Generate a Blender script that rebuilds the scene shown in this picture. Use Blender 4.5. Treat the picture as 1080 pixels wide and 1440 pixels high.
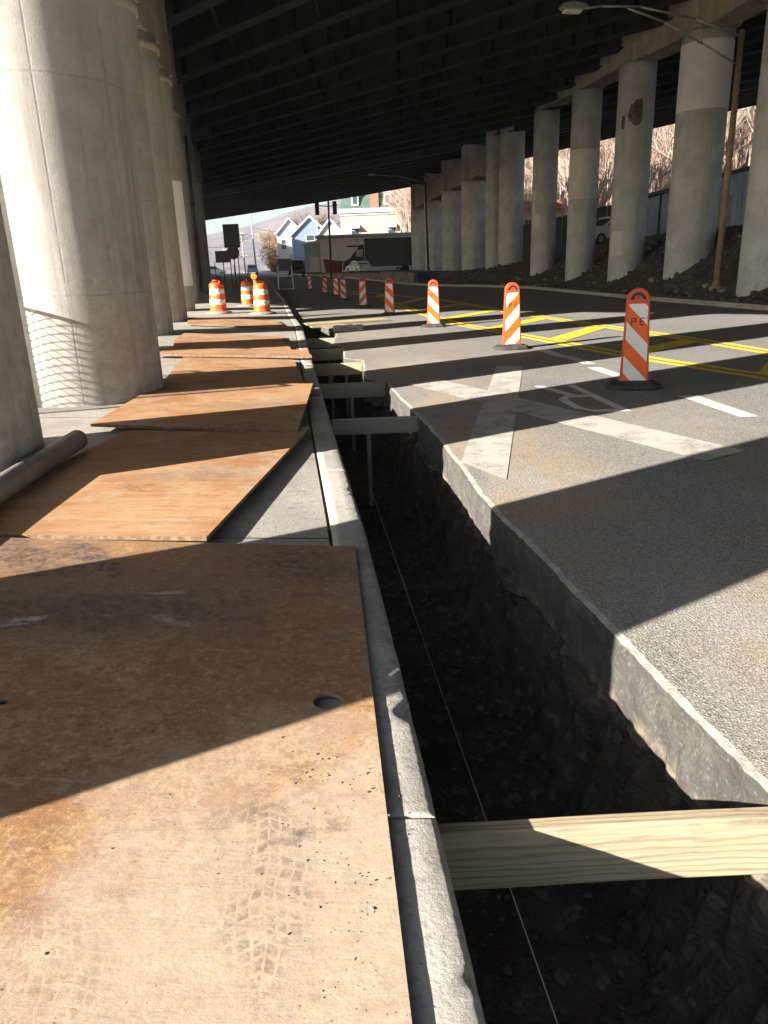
import bpy, bmesh, math, random
from mathutils import Vector, Matrix, noise
R = math.radians
random.seed(11)
sc = bpy.context.scene
for o in list(bpy.data.objects): bpy.data.objects.remove(o)
# ------------------------------------------------------------------ camera
EYE = 1.45
PITCH = math.atan(343/1038.); ROLL = R(2.08)
fw = Vector((0, math.cos(PITCH), -math.sin(PITCH))); r0 = Vector((1, 0, 0)); u0 = Vector((0, math.sin(PITCH), math.cos(PITCH)))
cr = r0*math.cos(ROLL)-u0*math.sin(ROLL); cu = r0*math.sin(ROLL)+u0*math.cos(ROLL)
cd = bpy.data.cameras.new('camera'); cam = bpy.data.objects.new('camera', cd); sc.collection.objects.link(cam)
mw = Matrix.Identity(4)
for i in range(3): mw[i][0] = cr[i]; mw[i][1] = cu[i]; mw[i][2] = -fw[i]
mw[2][3] = EYE
cam.matrix_world = mw
cd.sensor_fit = 'VERTICAL'; cd.sensor_height = 36; cd.lens = 1038/1440*36; cd.clip_start = .05; cd.clip_end = 6000
sc.camera = cam
sc.render.resolution_x = 768; sc.render.resolution_y = 1024
# ------------------------------------------------------------------ light
SUN_EL = R(21.5); SD = Vector((.843, .537))          # direction in which the shadows fall
w = bpy.data.worlds.new('World'); sc.world = w; w.use_nodes = True
nt = w.node_tree; bg = nt.nodes['Background']; sky = nt.nodes.new('ShaderNodeTexSky')
sky.sky_type = 'NISHITA'; sky.sun_disc = False; sky.sun_elevation = SUN_EL
sky.sun_rotation = math.atan2(-SD.x, -SD.y); sky.air_density = 1.0; sky.dust_density = 1.0; sky.ozone_density = 1.8
nt.links.new(sky.outputs[0], bg.inputs[0]); bg.inputs[1].default_value = .06
sl = bpy.data.lights.new('sun', 'SUN'); sl.energy = 5.0; sl.angle = R(.5); sl.color = (1, .95, .87)
so = bpy.data.objects.new('sun', sl); sc.collection.objects.link(so)
dirv = Vector((SD.x*math.cos(SUN_EL), SD.y*math.cos(SUN_EL), -math.sin(SUN_EL)))
so.rotation_euler = dirv.to_track_quat('-Z', 'Y').to_euler(); so.location = (-30, -20, 30)
sc.view_settings.view_transform = 'Standard'; sc.view_settings.look = 'None'
sc.view_settings.gamma = 1; sc.view_settings.exposure = 2.0
try: sc.view_settings.use_curve_mapping = False
except Exception: pass
sc.cycles.max_bounces = 8; sc.cycles.diffuse_bounces = 5
col = sc.collection
# ------------------------------------------------------------------ helpers
def lerp(a, b, t): return a+(b-a)*t
def interp(tab, y):
    if y <= tab[0][0]: return tab[0][1]+(y-tab[0][0])*(tab[1][1]-tab[0][1])/(tab[1][0]-tab[0][0])
    for (a, b), (c, d) in zip(tab, tab[1:]):
        if y <= c: return lerp(b, d, (y-a)/(c-a))
    return tab[-1][1]+(y-tab[-1][0])*(tab[-1][1]-tab[-2][1])/(tab[-1][0]-tab[-2][0])
def nz(x, y, z=0, s=1): return noise.noise(Vector((x*s, y*s, z*s)))
class MB:
    def __init__(s): s.v = []; s.f = []; s.m = []; s.sm = []; s.at = []
    def face(s, idx, m=0, smooth=False): s.f.append(idx); s.m.append(m); s.sm.append(smooth)
    def add(s, vs, fs, m=0, smooth=False):
        b = len(s.v); s.v += [tuple(v) for v in vs]
        for f in fs: s.face([b+i for i in f], m, smooth)
    def box(s, x0, y0, z0, x1, y1, z1, m=0, T=None):
        vs = [Vector((x, y, z)) for z in (z0, z1) for y in (y0, y1) for x in (x0, x1)]
        if T is not None: vs = [T @ v for v in vs]
        s.add(vs, [(0, 2, 3, 1), (4, 5, 7, 6), (0, 1, 5, 4), (2, 6, 7, 3), (0, 4, 6, 2), (1, 3, 7, 5)], m)
    def bar(s, a, b, wd, ht, m=0, up=(0, 0, 1)):
        a = Vector(a); b = Vector(b); d = (b-a).normalized(); u = Vector(up)
        sd = d.cross(u).normalized()*wd/2; u2 = sd.cross(d).normalized()*ht/2
        vs = [p+q for p in (a, b) for q in (-sd-u2, sd-u2, sd+u2, -sd+u2)]
        s.add(vs, [(0, 1, 2, 3), (7, 6, 5, 4), (0, 4, 5, 1), (1, 5, 6, 2), (2, 6, 7, 3), (3, 7, 4, 0)], m)
    def tube(s, a, b, ra, rb=None, n=12, m=0, cap=True):
        rb = ra if rb is None else rb
        a = Vector(a); b = Vector(b); d = (b-a).normalized()
        t = Vector((1, 0, 0)) if abs(d.x) < .8 else Vector((0, 1, 0))
        p = d.cross(t).normalized(); q = d.cross(p)
        vs = []
        for c, r_ in ((a, ra), (b, rb)):
            for i in range(n):
                g = 2*math.pi*i/n; vs.append(c+p*(r_*math.cos(g))+q*(r_*math.sin(g)))
        bb = len(s.v); s.v += [tuple(v) for v in vs]
        for i in range(n): s.face([bb+i, bb+(i+1) % n, bb+n+(i+1) % n, bb+n+i], m, n > 4)
        if cap: s.face([bb+i for i in range(n)][::-1], m); s.face([bb+n+i for i in range(n)], m)
    def path(s, pts, r_, n=8, m=0):
        for a, b in zip(pts, pts[1:]): s.tube(a, b, r_, r_, n, m)
    def lathe(s, prof, n=24, m=0, c=(0, 0), mats=None, wob=None):
        b = len(s.v)
        for k, (r_, z) in enumerate(prof):
            for i in range(n):
                g = 2*math.pi*i/n; rr = r_
                if wob: rr = r_*(1+wob(g, z))
                s.v.append((c[0]+rr*math.cos(g), c[1]+rr*math.sin(g), z))
        for k in range(len(prof)-1):
            for i in range(n):
                s.face([b+k*n+i, b+k*n+(i+1) % n, b+(k+1)*n+(i+1) % n, b+(k+1)*n+i], mats[k] if mats else m, True)
        s.face([b+i for i in range(n)][::-1], mats[0] if mats else m)
        s.face([b+(len(prof)-1)*n+i for i in range(n)], mats[-1] if mats else m)
    def prism(s, poly, h0, h1, m=0, T=None, msk=None):   # poly in (x,z), extruded along y from h0 to h1
        n = len(poly); vs = [Vector((x, h0, z)) for x, z in poly]+[Vector((x, h1, z)) for x, z in poly]
        if T is not None: vs = [T @ v for v in vs]
        fs = [list(range(n)), list(range(2*n-1, n-1, -1))]+[(i, i+n, (i+1) % n+n, (i+1) % n) for i in range(n)]
        s.add(vs, fs, m)
    def build(s, name, mats, parent=None, bevel=0, loc=None, rz=0, attr=None):
        me = bpy.data.meshes.new(name); me.from_pydata(s.v, [], s.f)
        if not isinstance(mats, (list, tuple)): mats = [mats]
        for m in mats: me.materials.append(m)
        me.polygons.foreach_set('material_index', s.m); me.polygons.foreach_set('use_smooth', s.sm)
        if attr:
            for k, vals in attr.items():
                a = me.attributes.new(k, 'FLOAT', 'POINT'); a.data.foreach_set('value', vals)
        me.update()
        o = bpy.data.objects.new(name, me); col.objects.link(o)
        if parent: o.parent = parent
        if loc: o.location = loc
        if rz: o.rotation_euler.z = rz
        if bevel:
            b = o.modifiers.new('bevel', 'BEVEL'); b.width = bevel; b.segments = 2; b.limit_method = 'ANGLE'
        return o
def fixn(o):
    bm = bmesh.new(); bm.from_mesh(o.data); bmesh.ops.recalc_face_normals(bm, faces=bm.faces); bm.to_mesh(o.data); bm.free(); return o
def tag(o, label=None, cat=None, group=None, kind=None):
    if label: o['label'] = label
    if cat: o['category'] = cat
    if group: o['group'] = group
    if kind: o['kind'] = kind
    return o
def thing(name, loc, label, cat, group=None, rz=0):
    o = bpy.data.objects.new(name, None); o.empty_display_size = .2; col.objects.link(o); o.location = loc; o.rotation_euler.z = rz
    return tag(o, label, cat, group)
KIDS = {}
def copy_tree(o, parent=None):
    c = o.copy(); col.objects.link(c)
    if parent: c.parent = parent
    for ch in [x for x in list(bpy.data.objects) if x.parent == o]: copy_tree(ch, c)
    return c
# ------------------------------------------------------------------ materials
class NB:
    def __init__(s, name, rough=.85, spec=.3, metal=0):
        s.mat = bpy.data.materials.new(name); s.mat.use_nodes = True; s.t = s.mat.node_tree
        s.b = s.t.nodes['Principled BSDF']; s.b.inputs['Roughness'].default_value = rough
        s.b.inputs['Specular IOR Level'].default_value = spec; s.b.inputs['Metallic'].default_value = metal
        s.co = s.t.nodes.new('ShaderNodeTexCoord').outputs['Object']
    def n(s, ty, **k):
        x = s.t.nodes.new(ty)
        for a, v in k.items(): setattr(x, a, v)
        return x
    def L(s, a, b): s.t.links.new(a, b)
    def mp(s, scale=(1, 1, 1), loc=(0, 0, 0), rot=(0, 0, 0), src=None):
        m = s.n('ShaderNodeMapping'); m.inputs['Scale'].default_value = scale; m.inputs['Location'].default_value = loc
        m.inputs['Rotation'].default_value = rot; s.L(src or s.co, m.inputs[0]); return m.outputs[0]
    def noise(s, sc_, det=4, rg=.55, src=None, dist=0):
        x = s.n('ShaderNodeTexNoise'); x.inputs['Scale'].default_value = sc_; x.inputs['Detail'].default_value = det
        x.inputs['Roughness'].default_value = rg; x.inputs['Distortion'].default_value = dist; s.L(src or s.co, x.inputs[0]); return x.outputs[0]
    def vor(s, sc_, src=None, feat='F1'):
        x = s.n('ShaderNodeTexVoronoi'); x.inputs['Scale'].default_value = sc_; x.feature = feat; s.L(src or s.co, x.inputs[0]); return x
    def ramp(s, v, a, b, c0=0., c1=1.):
        x = s.n('ShaderNodeMapRange'); x.interpolation_type = 'SMOOTHSTEP'
        for i, q in zip((1, 2, 3, 4), (a, b, c0, c1)): x.inputs[i].default_value = q
        s.L(v, x.inputs[0]); return x.outputs[0]
    def math(s, op, a, b=None, c=None):
        x = s.n('ShaderNodeMath'); x.operation = op
        for i, q in enumerate((a, b, c)):
            if q is None: continue
            if isinstance(q, (int, float)): x.inputs[i].default_value = q
            else: s.L(q, x.inputs[i])
        return x.outputs[0]
    def mix(s, f, a, b):
        x = s.n('ShaderNodeMix'); x.data_type = 'RGBA'
        for i, q in ((0, f), (6, a), (7, b)):
            if isinstance(q, (int, float)): x.inputs[i].default_value = q
            elif isinstance(q, tuple): x.inputs[i].default_value = (*q, 1)
            else: s.L(q, x.inputs[i])
        return x.outputs[2]
    def xyz(s, src=None):
        x = s.n('ShaderNodeSeparateXYZ'); s.L(src or s.co, x.inputs[0]); return x.outputs
    def attr(s, name):
        x = s.n('ShaderNodeAttribute'); x.attribute_name = name; return x.outputs['Fac']
    def blob(s, cx, cy, rx, ry, ang=0, nsc=6, namt=.5):      # soft irregular patch mask, 1 inside
        v = s.mp((1/rx, 1/ry, 0), (0, 0, 0), (0, 0, 0), s.mp((1, 1, 0), (-cx, -cy, 0)))
        if ang:
            v = s.mp((1/rx, 1/ry, 0), (0, 0, 0), (0, 0, 0), s.mp((1, 1, 0), (0, 0, 0), (0, 0, -ang), s.mp((1, 1, 0), (-cx, -cy, 0))))
        l = s.n('ShaderNodeVectorMath', operation='LENGTH'); s.L(v, l.inputs[0])
        d = s.math('ADD', l.outputs['Value'], s.math('MULTIPLY', s.math('SUBTRACT', s.noise(nsc, 5), .5), namt*4))
        return s.ramp(d, 1.15, .45)
    def out(s, colr, bump=None, bs=.3, bd=.01, rough=None):
        if isinstance(colr, tuple): s.b.inputs['Base Color'].default_value = (*colr, 1)
        else: s.L(colr, s.b.inputs['Base Color'])
        if bump is not None:
            x = s.n('ShaderNodeBump'); x.inputs['Strength'].default_value = bs; x.inputs['Distance'].default_value = bd
            s.L(bump, x.inputs['Height']); s.L(x.outputs[0], s.b.inputs['Normal'])
        if rough is not None: s.L(rough, s.b.inputs['Roughness'])
        return s.mat
def simple(name, c, c2=None, sc_=3, rough=.8, bump=.15, bsc=20, bd=.005, metal=0, spec=.3):
    b = NB(name, rough, spec, metal); c2 = c2 or tuple(x*.75 for x in c)
    k = b.mix(b.ramp(b.noise(sc_, 6, .6), .35, .65), c, c2)
    return b.out(k, b.noise(bsc, 5, .6), bump, bd)
def m_concrete(name, c, c2, dark, stain=.5, joints=True):
    b = NB(name, .9, .2)
    k = b.mix(b.ramp(b.noise(1.3, 6, .6), .35, .65), c, c2)
    k = b.mix(b.ramp(b.noise(9, 6, .7), .45, .75, 0, .35), k, dark)
    st = b.noise(2.2, 6, .65, b.mp((1.6, 1.6, .12)))
    k = b.mix(b.math('MULTIPLY', b.ramp(st, .5, .72), stain), k, dark)
    z = b.xyz()[2]
    low = b.math('MULTIPLY', b.ramp(z, 2.6, .2), b.ramp(b.noise(6, 7, .75), .42, .6))
    k = b.mix(b.math('MULTIPLY', low, .5*stain+.1), k, dark)
    pit = b.ramp(b.vor(70).outputs['Distance'], .16, .05)
    pitm = b.math('MULTIPLY', pit, b.ramp(b.noise(5, 4), .45, .6))
    k = b.mix(b.math('MULTIPLY', pitm, .6), k, tuple(x*.5 for x in dark))
    h = b.math('SUBTRACT', b.noise(60, 5, .7), b.math('MULTIPLY', pitm, .6))
    if joints:
        x, y, z2 = b.xyz(); inf = b.n('ShaderNodeObjectInfo').outputs['Random']
        zz = b.math('PINGPONG', b.math('ADD', z2, b.math('MULTIPLY', inf, 1.3)), .95)
        a = b.math('PINGPONG', b.math('ADD', b.math('ARCTAN2', y, x), b.math('MULTIPLY', inf, 2.)), .42)
        ln = b.math('MAXIMUM', b.ramp(zz, .014, .006), b.ramp(a, .014, .006))
        ln = b.math('MULTIPLY', ln, b.ramp(b.noise(2, 5, .7), .35, .55))
        k = b.mix(b.math('MULTIPLY', ln, .35), k, dark); h = b.math('SUBTRACT', h, b.math('MULTIPLY', ln, .7))
        tone = b.math('SUBTRACT', b.noise(.6, 2, .5, b.mp((1, 1, 1.4))), .5)
        k = b.mix(b.math('MULTIPLY', b.ramp(tone, .0, .12), .25), k, dark)
    return b.out(k, h, .35, .006)
M = {}
M['pillar'] = m_concrete('pillar concrete', (.56, .53, .48), (.48, .455, .41), (.24, .21, .18), .55)
M['pillar_r'] = m_concrete('pillar concrete grey', (.54, .56, .56), (.44, .46, .46), (.24, .25, .25), .45)
M['patch'] = simple('repair mortar', (.85, .85, .85), (.78, .78, .78), 2, .9, .2, 50)
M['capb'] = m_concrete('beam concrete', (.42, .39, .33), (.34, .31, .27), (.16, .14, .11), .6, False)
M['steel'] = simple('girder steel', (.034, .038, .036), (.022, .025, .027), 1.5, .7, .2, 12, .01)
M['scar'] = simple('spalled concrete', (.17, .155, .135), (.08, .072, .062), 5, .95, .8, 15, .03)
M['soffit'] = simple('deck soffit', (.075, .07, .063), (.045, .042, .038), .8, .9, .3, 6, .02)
M['greensteel'] = simple('green painted steel', (.03, .06, .045), (.025, .045, .035), .6, .6, .1)
def m_asphalt():
    b = NB('asphalt', .9, .25)
    ag = b.vor(155).outputs['Color']
    hs = b.n('ShaderNodeSeparateColor'); b.L(ag, hs.inputs[0])
    g = b.ramp(b.noise(.7, 5, .6), .3, .7)
    k = b.mix(g, (.18, .173, .16), (.235, .225, .205))
    k = b.mix(b.math('MULTIPLY', b.ramp(hs.outputs[0], .6, .85), .75), k, (.44, .42, .385))
    k = b.mix(b.math('MULTIPLY', b.ramp(hs.outputs[1], .6, .85), .85), k, (.07, .068, .065))
    k = b.mix(b.math('MULTIPLY', b.ramp(b.noise(45, 5, .75), .5, .7), .45), k, (.1, .1, .095))
    d = b.math('MULTIPLY', b.attr('dust'), b.ramp(b.noise(2.4, 7, .68, b.mp((1, .6, 1))), .22, .56))
    d2 = b.math('MULTIPLY', d, b.ramp(b.noise(70, 6, .85), .42, .58, .15, 1))
    k = b.mix(b.math('MULTIPLY', d2, .95), k, b.mix(b.ramp(b.noise(1.1, 3), .4, .6), (.44, .31, .175), (.4, .355, .29)))
    # streaks of pale spoil and darker patches
    k = b.mix(b.math('MULTIPLY', b.ramp(b.noise(5, 6, .7, b.mp((.35, 1.3, 1), (0, 0, 0), (0, 0, .5))), .62, .75), .3), k, (.4, .38, .34))
    st = b.ramp(b.noise(1.7, 5, .6, b.mp((.5, 1.2, 1), (3, 1, 0), (0, 0, -.3))), .6, .75)
    k = b.mix(b.math('MULTIPLY', st, .4), k, (.15, .145, .14))
    ck = b.n('ShaderNodeTexVoronoi'); ck.feature = 'DISTANCE_TO_EDGE'; ck.inputs['Scale'].default_value = .33
    wv = b.n('ShaderNodeVectorMath', operation='ADD'); nn = b.n('ShaderNodeTexNoise'); nn.inputs['Scale'].default_value = 1.2; nn.inputs['Detail'].default_value = 8; b.L(b.co, nn.inputs[0])
    b.L(b.co, wv.inputs[0]); b.L(nn.outputs['Color'], wv.inputs[1]); b.L(wv.outputs[0], ck.inputs[0])
    h = b.math('ADD', b.vor(150).outputs['Distance'], b.math('MULTIPLY', b.noise(40, 4, .7), .8))
    return b.out(k, h, .55, .005)
M['asphalt'] = m_asphalt()
M['slab_side'] = None
def m_cut():
    b = NB('cut pavement face', .95, .15)
    z = b.xyz()[2]
    k = b.mix(b.ramp(b.noise(6, 6, .7), .35, .65), (.085, .08, .072), (.13, .12, .107))
    hs = b.n('ShaderNodeSeparateColor'); b.L(b.vor(110).outputs['Color'], hs.inputs[0])
    k = b.mix(b.math('MULTIPLY', b.ramp(hs.outputs[0], .9, .99), .4), k, (.27, .255, .225))
    k = b.mix(b.math('MULTIPLY', b.ramp(hs.outputs[1], .8, .97), .7), k, (.08, .078, .07))
    lo = b.math('MULTIPLY', b.ramp(z, -.2, -.3), b.ramp(b.noise(7, 6, .7), .45, .65))
    k = b.mix(b.math('MULTIPLY', b.ramp(b.noise(60, 6, .8), .5, .68), .55), k, (.07, .065, .058))
    k = b.mix(lo, k, (.3, .235, .16))
    return b.out(k, b.math('ADD', b.noise(28, 7, .75), b.noise(6, 4)), .9, .03)
M['cut'] = m_cut()
M['dustedge'] = simple('pale saw cut edge', (.43, .4, .34), (.3, .27, .23), 9, .95, .7, 60, .01)
def m_earth():
    b = NB('trench earth', .95, .1)
    hs = b.n('ShaderNodeSeparateColor'); b.L(b.vor(22).outputs['Color'], hs.inputs[0])
    k = b.mix(b.ramp(b.noise(3, 6, .7), .35, .65), (.085, .07, .056), (.13, .107, .085))
    k = b.mix(b.math('MULTIPLY', b.ramp(hs.outputs[0], .82, .95), .6), k, (.2, .185, .165))
    return b.out(k, b.math('ADD', b.math('MULTIPLY', b.vor(45).outputs['Distance'], .5), b.noise(14, 7, .75)), .8, .03)
M['earth'] = m_earth()
def m_sidewalk(name, c, c2):
    b = NB(name, .9, .2)
    k = b.mix(b.ramp(b.noise(1.8, 6, .65), .35, .65), c, c2)
    k = b.mix(b.math('MULTIPLY', b.ramp(b.noise(28, 8, .82), .5, .6), .5), k, (.2, .18, .155))
    k = b.mix(b.math('MULTIPLY', b.ramp(b.noise(3, 8, .78), .54, .66), .4), k, (.17, .15, .125))
    sp = b.math('MULTIPLY', b.ramp(b.vor(55).outputs['Distance'], .22, .1), b.ramp(b.noise(2.3, 5, .6), .5, .6))
    k = b.mix(b.math('MULTIPLY', sp, .75), k, (.09, .08, .07))
    return b.out(k, b.math('ADD', b.noise(70, 6, .75), b.math('MULTIPLY', b.noise(12, 4), .7)), .5, .008)
M['sidewalk'] = m_sidewalk('sidewalk concrete', (.40, .37, .32), (.31, .285, .245))
M['kerb'] = m_sidewalk('kerb concrete', (.44, .41, .36), (.33, .305, .265))
M['gravelly'] = simple('dusty verge', (.2, .185, .165), (.13, .12, .11), 1.2, .95, .6, 18, .02)
M['jointfill'] = simple('joint dirt', (.03, .027, .024))
M['underlay'] = simple('soil', (.12, .1, .08), None, 2, .95, .5, 8, .03)
def m_ply(name, hero=False, hue=0, rotg=0):
    b = NB(name, .8, .2)
    inf = b.n('ShaderNodeObjectInfo').outputs['Random']
    cmb = b.n('ShaderNodeCombineXYZ'); b.L(b.math('MULTIPLY', inf, 37.), cmb.inputs[0]); b.L(b.math('MULTIPLY', inf, 13.), cmb.inputs[1])
    va = b.n('ShaderNodeVectorMath', operation='ADD'); b.L(b.co, va.inputs[0]); b.L(cmb.outputs[0], va.inputs[1]); src = va.outputs[0]
    A, B_, Cc, D = (.39, .205, .095), (.455, .275, .14), (.34, .15, .06), (.4, .3, .2)
    k = b.mix(b.ramp(b.noise(1.4, 6, .62, src), .35, .65), A, B_)
    k = b.mix(b.math('MULTIPLY', b.ramp(b.noise(2.3, 7, .65, b.mp((1, 1, 1), (5, 2, 0), (0, 0, 0), src)), .48, .66), .6), k, Cc)
    gr = b.noise(7, 8, .68, b.mp((.32, 3.2, 1), (0, 0, 0), (0, 0, rotg), src), .6)      # wood grain
    k = b.mix(b.math('MULTIPLY', b.ramp(gr, .5, .64), .33 if not hero else .12), k, (.25, .13, .065))
    k = b.mix(b.math('MULTIPLY', b.ramp(gr, .5, .36), .3), k, (.54, .39, .24))
    k = b.mix(b.math('MULTIPLY', b.ramp(b.noise(38, 6, .8, src), .5, .68), .42), k, (.2, .11, .06))
    if hero:
        k = b.mix(b.math('MULTIPLY', b.ramp(b.noise(.9, 7, .7, b.mp((1, 1, 1), (2.2, 7, 0))), .44, .6), .75), k, (.34, .17, .075))
        k = b.mix(b.math('MULTIPLY', b.ramp(b.noise(1.3, 7, .72, b.mp((1, 1, 1), (8.2, 1, 0))), .5, .62), .6), k, (.5, .34, .17))
        k = b.mix(b.math('MULTIPLY', b.ramp(b.noise(12, 8, .8, b.mp((.8, 1, 1), (3, 3, 0))), .5, .58), .5), k, (.27, .13, .055))
        k = b.mix(b.math('MULTIPLY', b.ramp(b.noise(15, 8, .8, b.mp((1, .8, 1), (6, 1, 0))), .5, .64), .45), k, (.43, .28, .14))
        k = b.mix(b.math('MULTIPLY', b.ramp(b.noise(95, 5, .8), .5, .66), .5), k, (.17, .1, .06))
        k = b.mix(b.math('MULTIPLY', b.ramp(b.noise(28, 9, .85, b.mp((.7, 1, 1), (4, 8, 0))), .5, .57), .6), k, (.19, .09, .04))
        k = b.mix(b.math('MULTIPLY', b.ramp(b.noise(34, 9, .85, b.mp((1, .8, 1), (14, 8, 0))), .52, .58), .5), k, (.6, .43, .24))
        k = b.mix(b.math('MULTIPLY', b.ramp(b.noise(5, 9, .8, b.mp((.8, 1, 1), (1, 3, 0), (0, 0, .5))), .52, .58), .6), k, (.31, .14, .05))
        sc2 = b.ramp(b.noise(9, 9, .8, b.mp((.25, 1.6, 1), (1, 3, 0), (0, 0, .45)), 1.), .6, .66)
        k = b.mix(b.math('MULTIPLY', sc2, .4), k, (.58, .46, .31))
        far_ = b.math('MULTIPLY', b.ramp(b.xyz()[1], -.1, .6), b.ramp(b.noise(1.6, 7, .7), .3, .6))  # far half darkened in colour to deepen its shade, broken up as grime blotches
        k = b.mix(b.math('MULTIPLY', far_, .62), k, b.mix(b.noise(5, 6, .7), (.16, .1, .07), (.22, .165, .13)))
    k = b.mix(b.math('MULTIPLY', b.ramp(b.noise(26, 7, .8, b.mp((1, 1, 1), (9, 4, 0), (0, 0, 0), src)), .54, .68), .25), k, (.5, .36, .22))
    fl = b.n('ShaderNodeSeparateColor'); b.L(b.vor(75, src).outputs['Color'], fl.inputs[0])
    dk = b.math('MULTIPLY', b.ramp(b.vor(52, src).outputs['Distance'], .13, .07), b.ramp(b.noise(2.7, 3, .5, src), .5, .62))
    if not hero:
        k = b.mix(b.math('MULTIPLY', b.ramp(b.noise(1.1, 7, .7, b.mp((1, 1, 1), (2, 5, 0), (0, 0, 0), src)), .48, .6), .6), k, (.3, .13, .055))
        rp_ = b.noise(11, 6, .65, b.mp((.25, 2.2, 1), (0, 0, 0), (0, 0, .12), src), 1.5)
        k = b.mix(b.math('MULTIPLY', b.ramp(rp_, .52, .62), .42), k, (.25, .125, .055))
        k = b.mix(b.math('MULTIPLY', b.ramp(b.noise(1.9, 7, .72, b.mp((1, 1, 1), (7, 5, 0), (0, 0, 0), src)), .52, .64), .5), k, (.4, .33, .25))
        k = b.mix(b.math('MULTIPLY', b.math('MULTIPLY', b.ramp(b.noise(2.6, 6, .7, b.mp((1, 1, 1), (1, 9, 0), (0, 0, 0), src)), .58, .66), b.ramp(b.noise(50, 5, .8, src), .42, .58)), .7), k, (.1, .075, .055))
        gp = b.blob(.25, -.2, .5, .22, .2, 9, .55)
        gv = b.math('MULTIPLY', gp, b.ramp(b.noise(30, 6, .8), .42, .55))
        k = b.mix(b.math('MULTIPLY', gv, .6), k, (.2, .17, .14))
    if hero:
        # pale cement dust towards the near right corner (origin = middle of the sheet)
        du = b.blob(1.0, -.95, .62, .75, 0, 3, .45)
        du = b.math('MAXIMUM', du, b.math('MULTIPLY', b.blob(.3, -1.35, .95, .32, .3, 4, .5), .8))
        du = b.math('MAXIMUM', du, b.math('MULTIPLY', b.blob(-.45, -1.25, .5, .25, .7, 5, .5), .7))
        du = b.math('MAXIMUM', du, b.math('MULTIPLY', b.blob(.85, -.35, .5, .2, .4, 5, .6), .5))
        du = b.math('MULTIPLY', du, b.ramp(b.noise(30, 6, .75), .2, .55, .55, 1))
        k = b.mix(b.math('MULTIPLY', du, .62), k, b.mix(b.noise(8, 5), (.54, .47, .38), (.44, .39, .32)))
        # tyre tread prints : lug blocks inside bent bands
        def tread(cx, cy, ang, wd, ln, sc_, amt, colr, k):
            lc = b.mp((1, 1, 0), (0, 0, 0), (0, 0, -ang), b.mp((1, 1, 0), (-cx, -cy, 0)))
            wn = b.n('ShaderNodeTexNoise'); wn.inputs['Scale'].default_value = 7; b.L(lc, wn.inputs[0])
            wv = b.n('ShaderNodeVectorMath', operation='SCALE'); b.L(wn.outputs['Color'], wv.inputs[0]); wv.inputs['Scale'].default_value = .05
            ad = b.n('ShaderNodeVectorMath', operation='ADD'); b.L(lc, ad.inputs[0]); b.L(wv.outputs[0], ad.inputs[1])
            x, y, _ = b.xyz(ad.outputs[0])
            y2 = b.math('ADD', y, b.math('MULTIPLY', b.math('ABSOLUTE', x), .55))
            bx = b.math('PINGPONG', b.math('MULTIPLY', x, sc_), .5); by = b.math('PINGPONG', b.math('MULTIPLY', y2, sc_*.8), .5)
            lug = b.math('MULTIPLY', b.ramp(bx, .09, .16), b.ramp(by, .1, .17))
            l_ = b.n('ShaderNodeVectorMath', operation='LENGTH')
            b.L(b.mp((1/wd, 1/ln, 0), (0, 0, 0), (0, 0, 0), ad.outputs[0]), l_.inputs[0])
            msk = b.ramp(b.math('ADD', l_.outputs['Value'], b.math('MULTIPLY', b.math('SUBTRACT', b.noise(8, 7, .75), .5), 3.6)), 1.0, .6)
            fin = b.math('MULTIPLY', b.ramp(b.noise(16, 7, .85), .42, .6), msk)
            return b.mix(b.math('MULTIPLY', b.math('MULTIPLY', lug, fin), amt), k, colr)
        k = tread(.62, -1.05, .35, .15, .42, 38, .7, (.3, .175, .1), k)
        k = tread(.42, -.62, -.15, .12, .3, 36, .7, (.27, .15, .08), k)
        k = tread(1.02, -.75, .1, .11, .36, 36, .8, (.22, .16, .12), k)
        k = tread(.83, .0, -.5, .11, .28, 34, .7, (.3, .16, .085), k)
        k = tread(-.75, -1.15, .8, .12, .34, 34, .7, (.28, .16, .09), k)
        k = tread(.9, -1.25, 1.2, .11, .3, 34, .6, (.28, .175, .105), k)
        k = tread(.2, -.7, .5, .09, .3, 34, .55, (.52, .42, .31), k)
        # dark scuffs
        for (cx, cy, rx, ry, an, am) in ((-.35, 1.1, .34, .13, -.6, 1.), (-.08, 1.12, .26, .1, -.7, 1.), (-.75, .82, .4, .14, .2, .9), (.1, .55, .8, .22, .1, .6), (.9, 1.1, .3, .3, .1, .5), (1.08, -.62, .1, .03, .4, .6),
                                         (.62, -.2, .12, .02, .5, .35), (.95, -.55, .16, .04, .3, .35), (.1, -.55, .12, .03, 0, .2), (-.45, -.85, .22, .03, -.5, .6), (-.2, -.2, .5, .1, .4, .2)):
            msk = b.math('MULTIPLY', b.blob(cx, cy, rx, ry, an, 11, .6), b.ramp(b.noise(24, 7, .8), .38, .6))
            k = b.mix(b.math('MULTIPLY', msk, am), k, (.09, .07, .06))
        for (cx, cy, rx, ry, an, am) in ((-.1, .46, .11, .035, .5, .9), (.38, .75, .09, .02, .2, .7), (.45, .5, .12, .03, -.5, .5), (-1.1, .1, .4, .05, .4, .35), (-.6, -.35, .5, .03, .35, .5)):
            msk = b.math('MULTIPLY', b.blob(cx, cy, rx, ry, an, 14, .6), b.ramp(b.noise(30, 6, .8), .4, .55))
            k = b.mix(b.math('MULTIPLY', msk, am), k, (.5, .45, .38))
    k = b.mix(b.math('MULTIPLY', dk, .8), k, (.07, .05, .04))
    h = b.math('ADD', b.math('MULTIPLY', gr, .8), b.math('MULTIPLY', b.noise(45, 6, .8, src), .6))
    return b.out(k, h, .4, .006)
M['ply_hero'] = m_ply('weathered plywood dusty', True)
M['ply'] = m_ply('weathered plywood')
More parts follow.
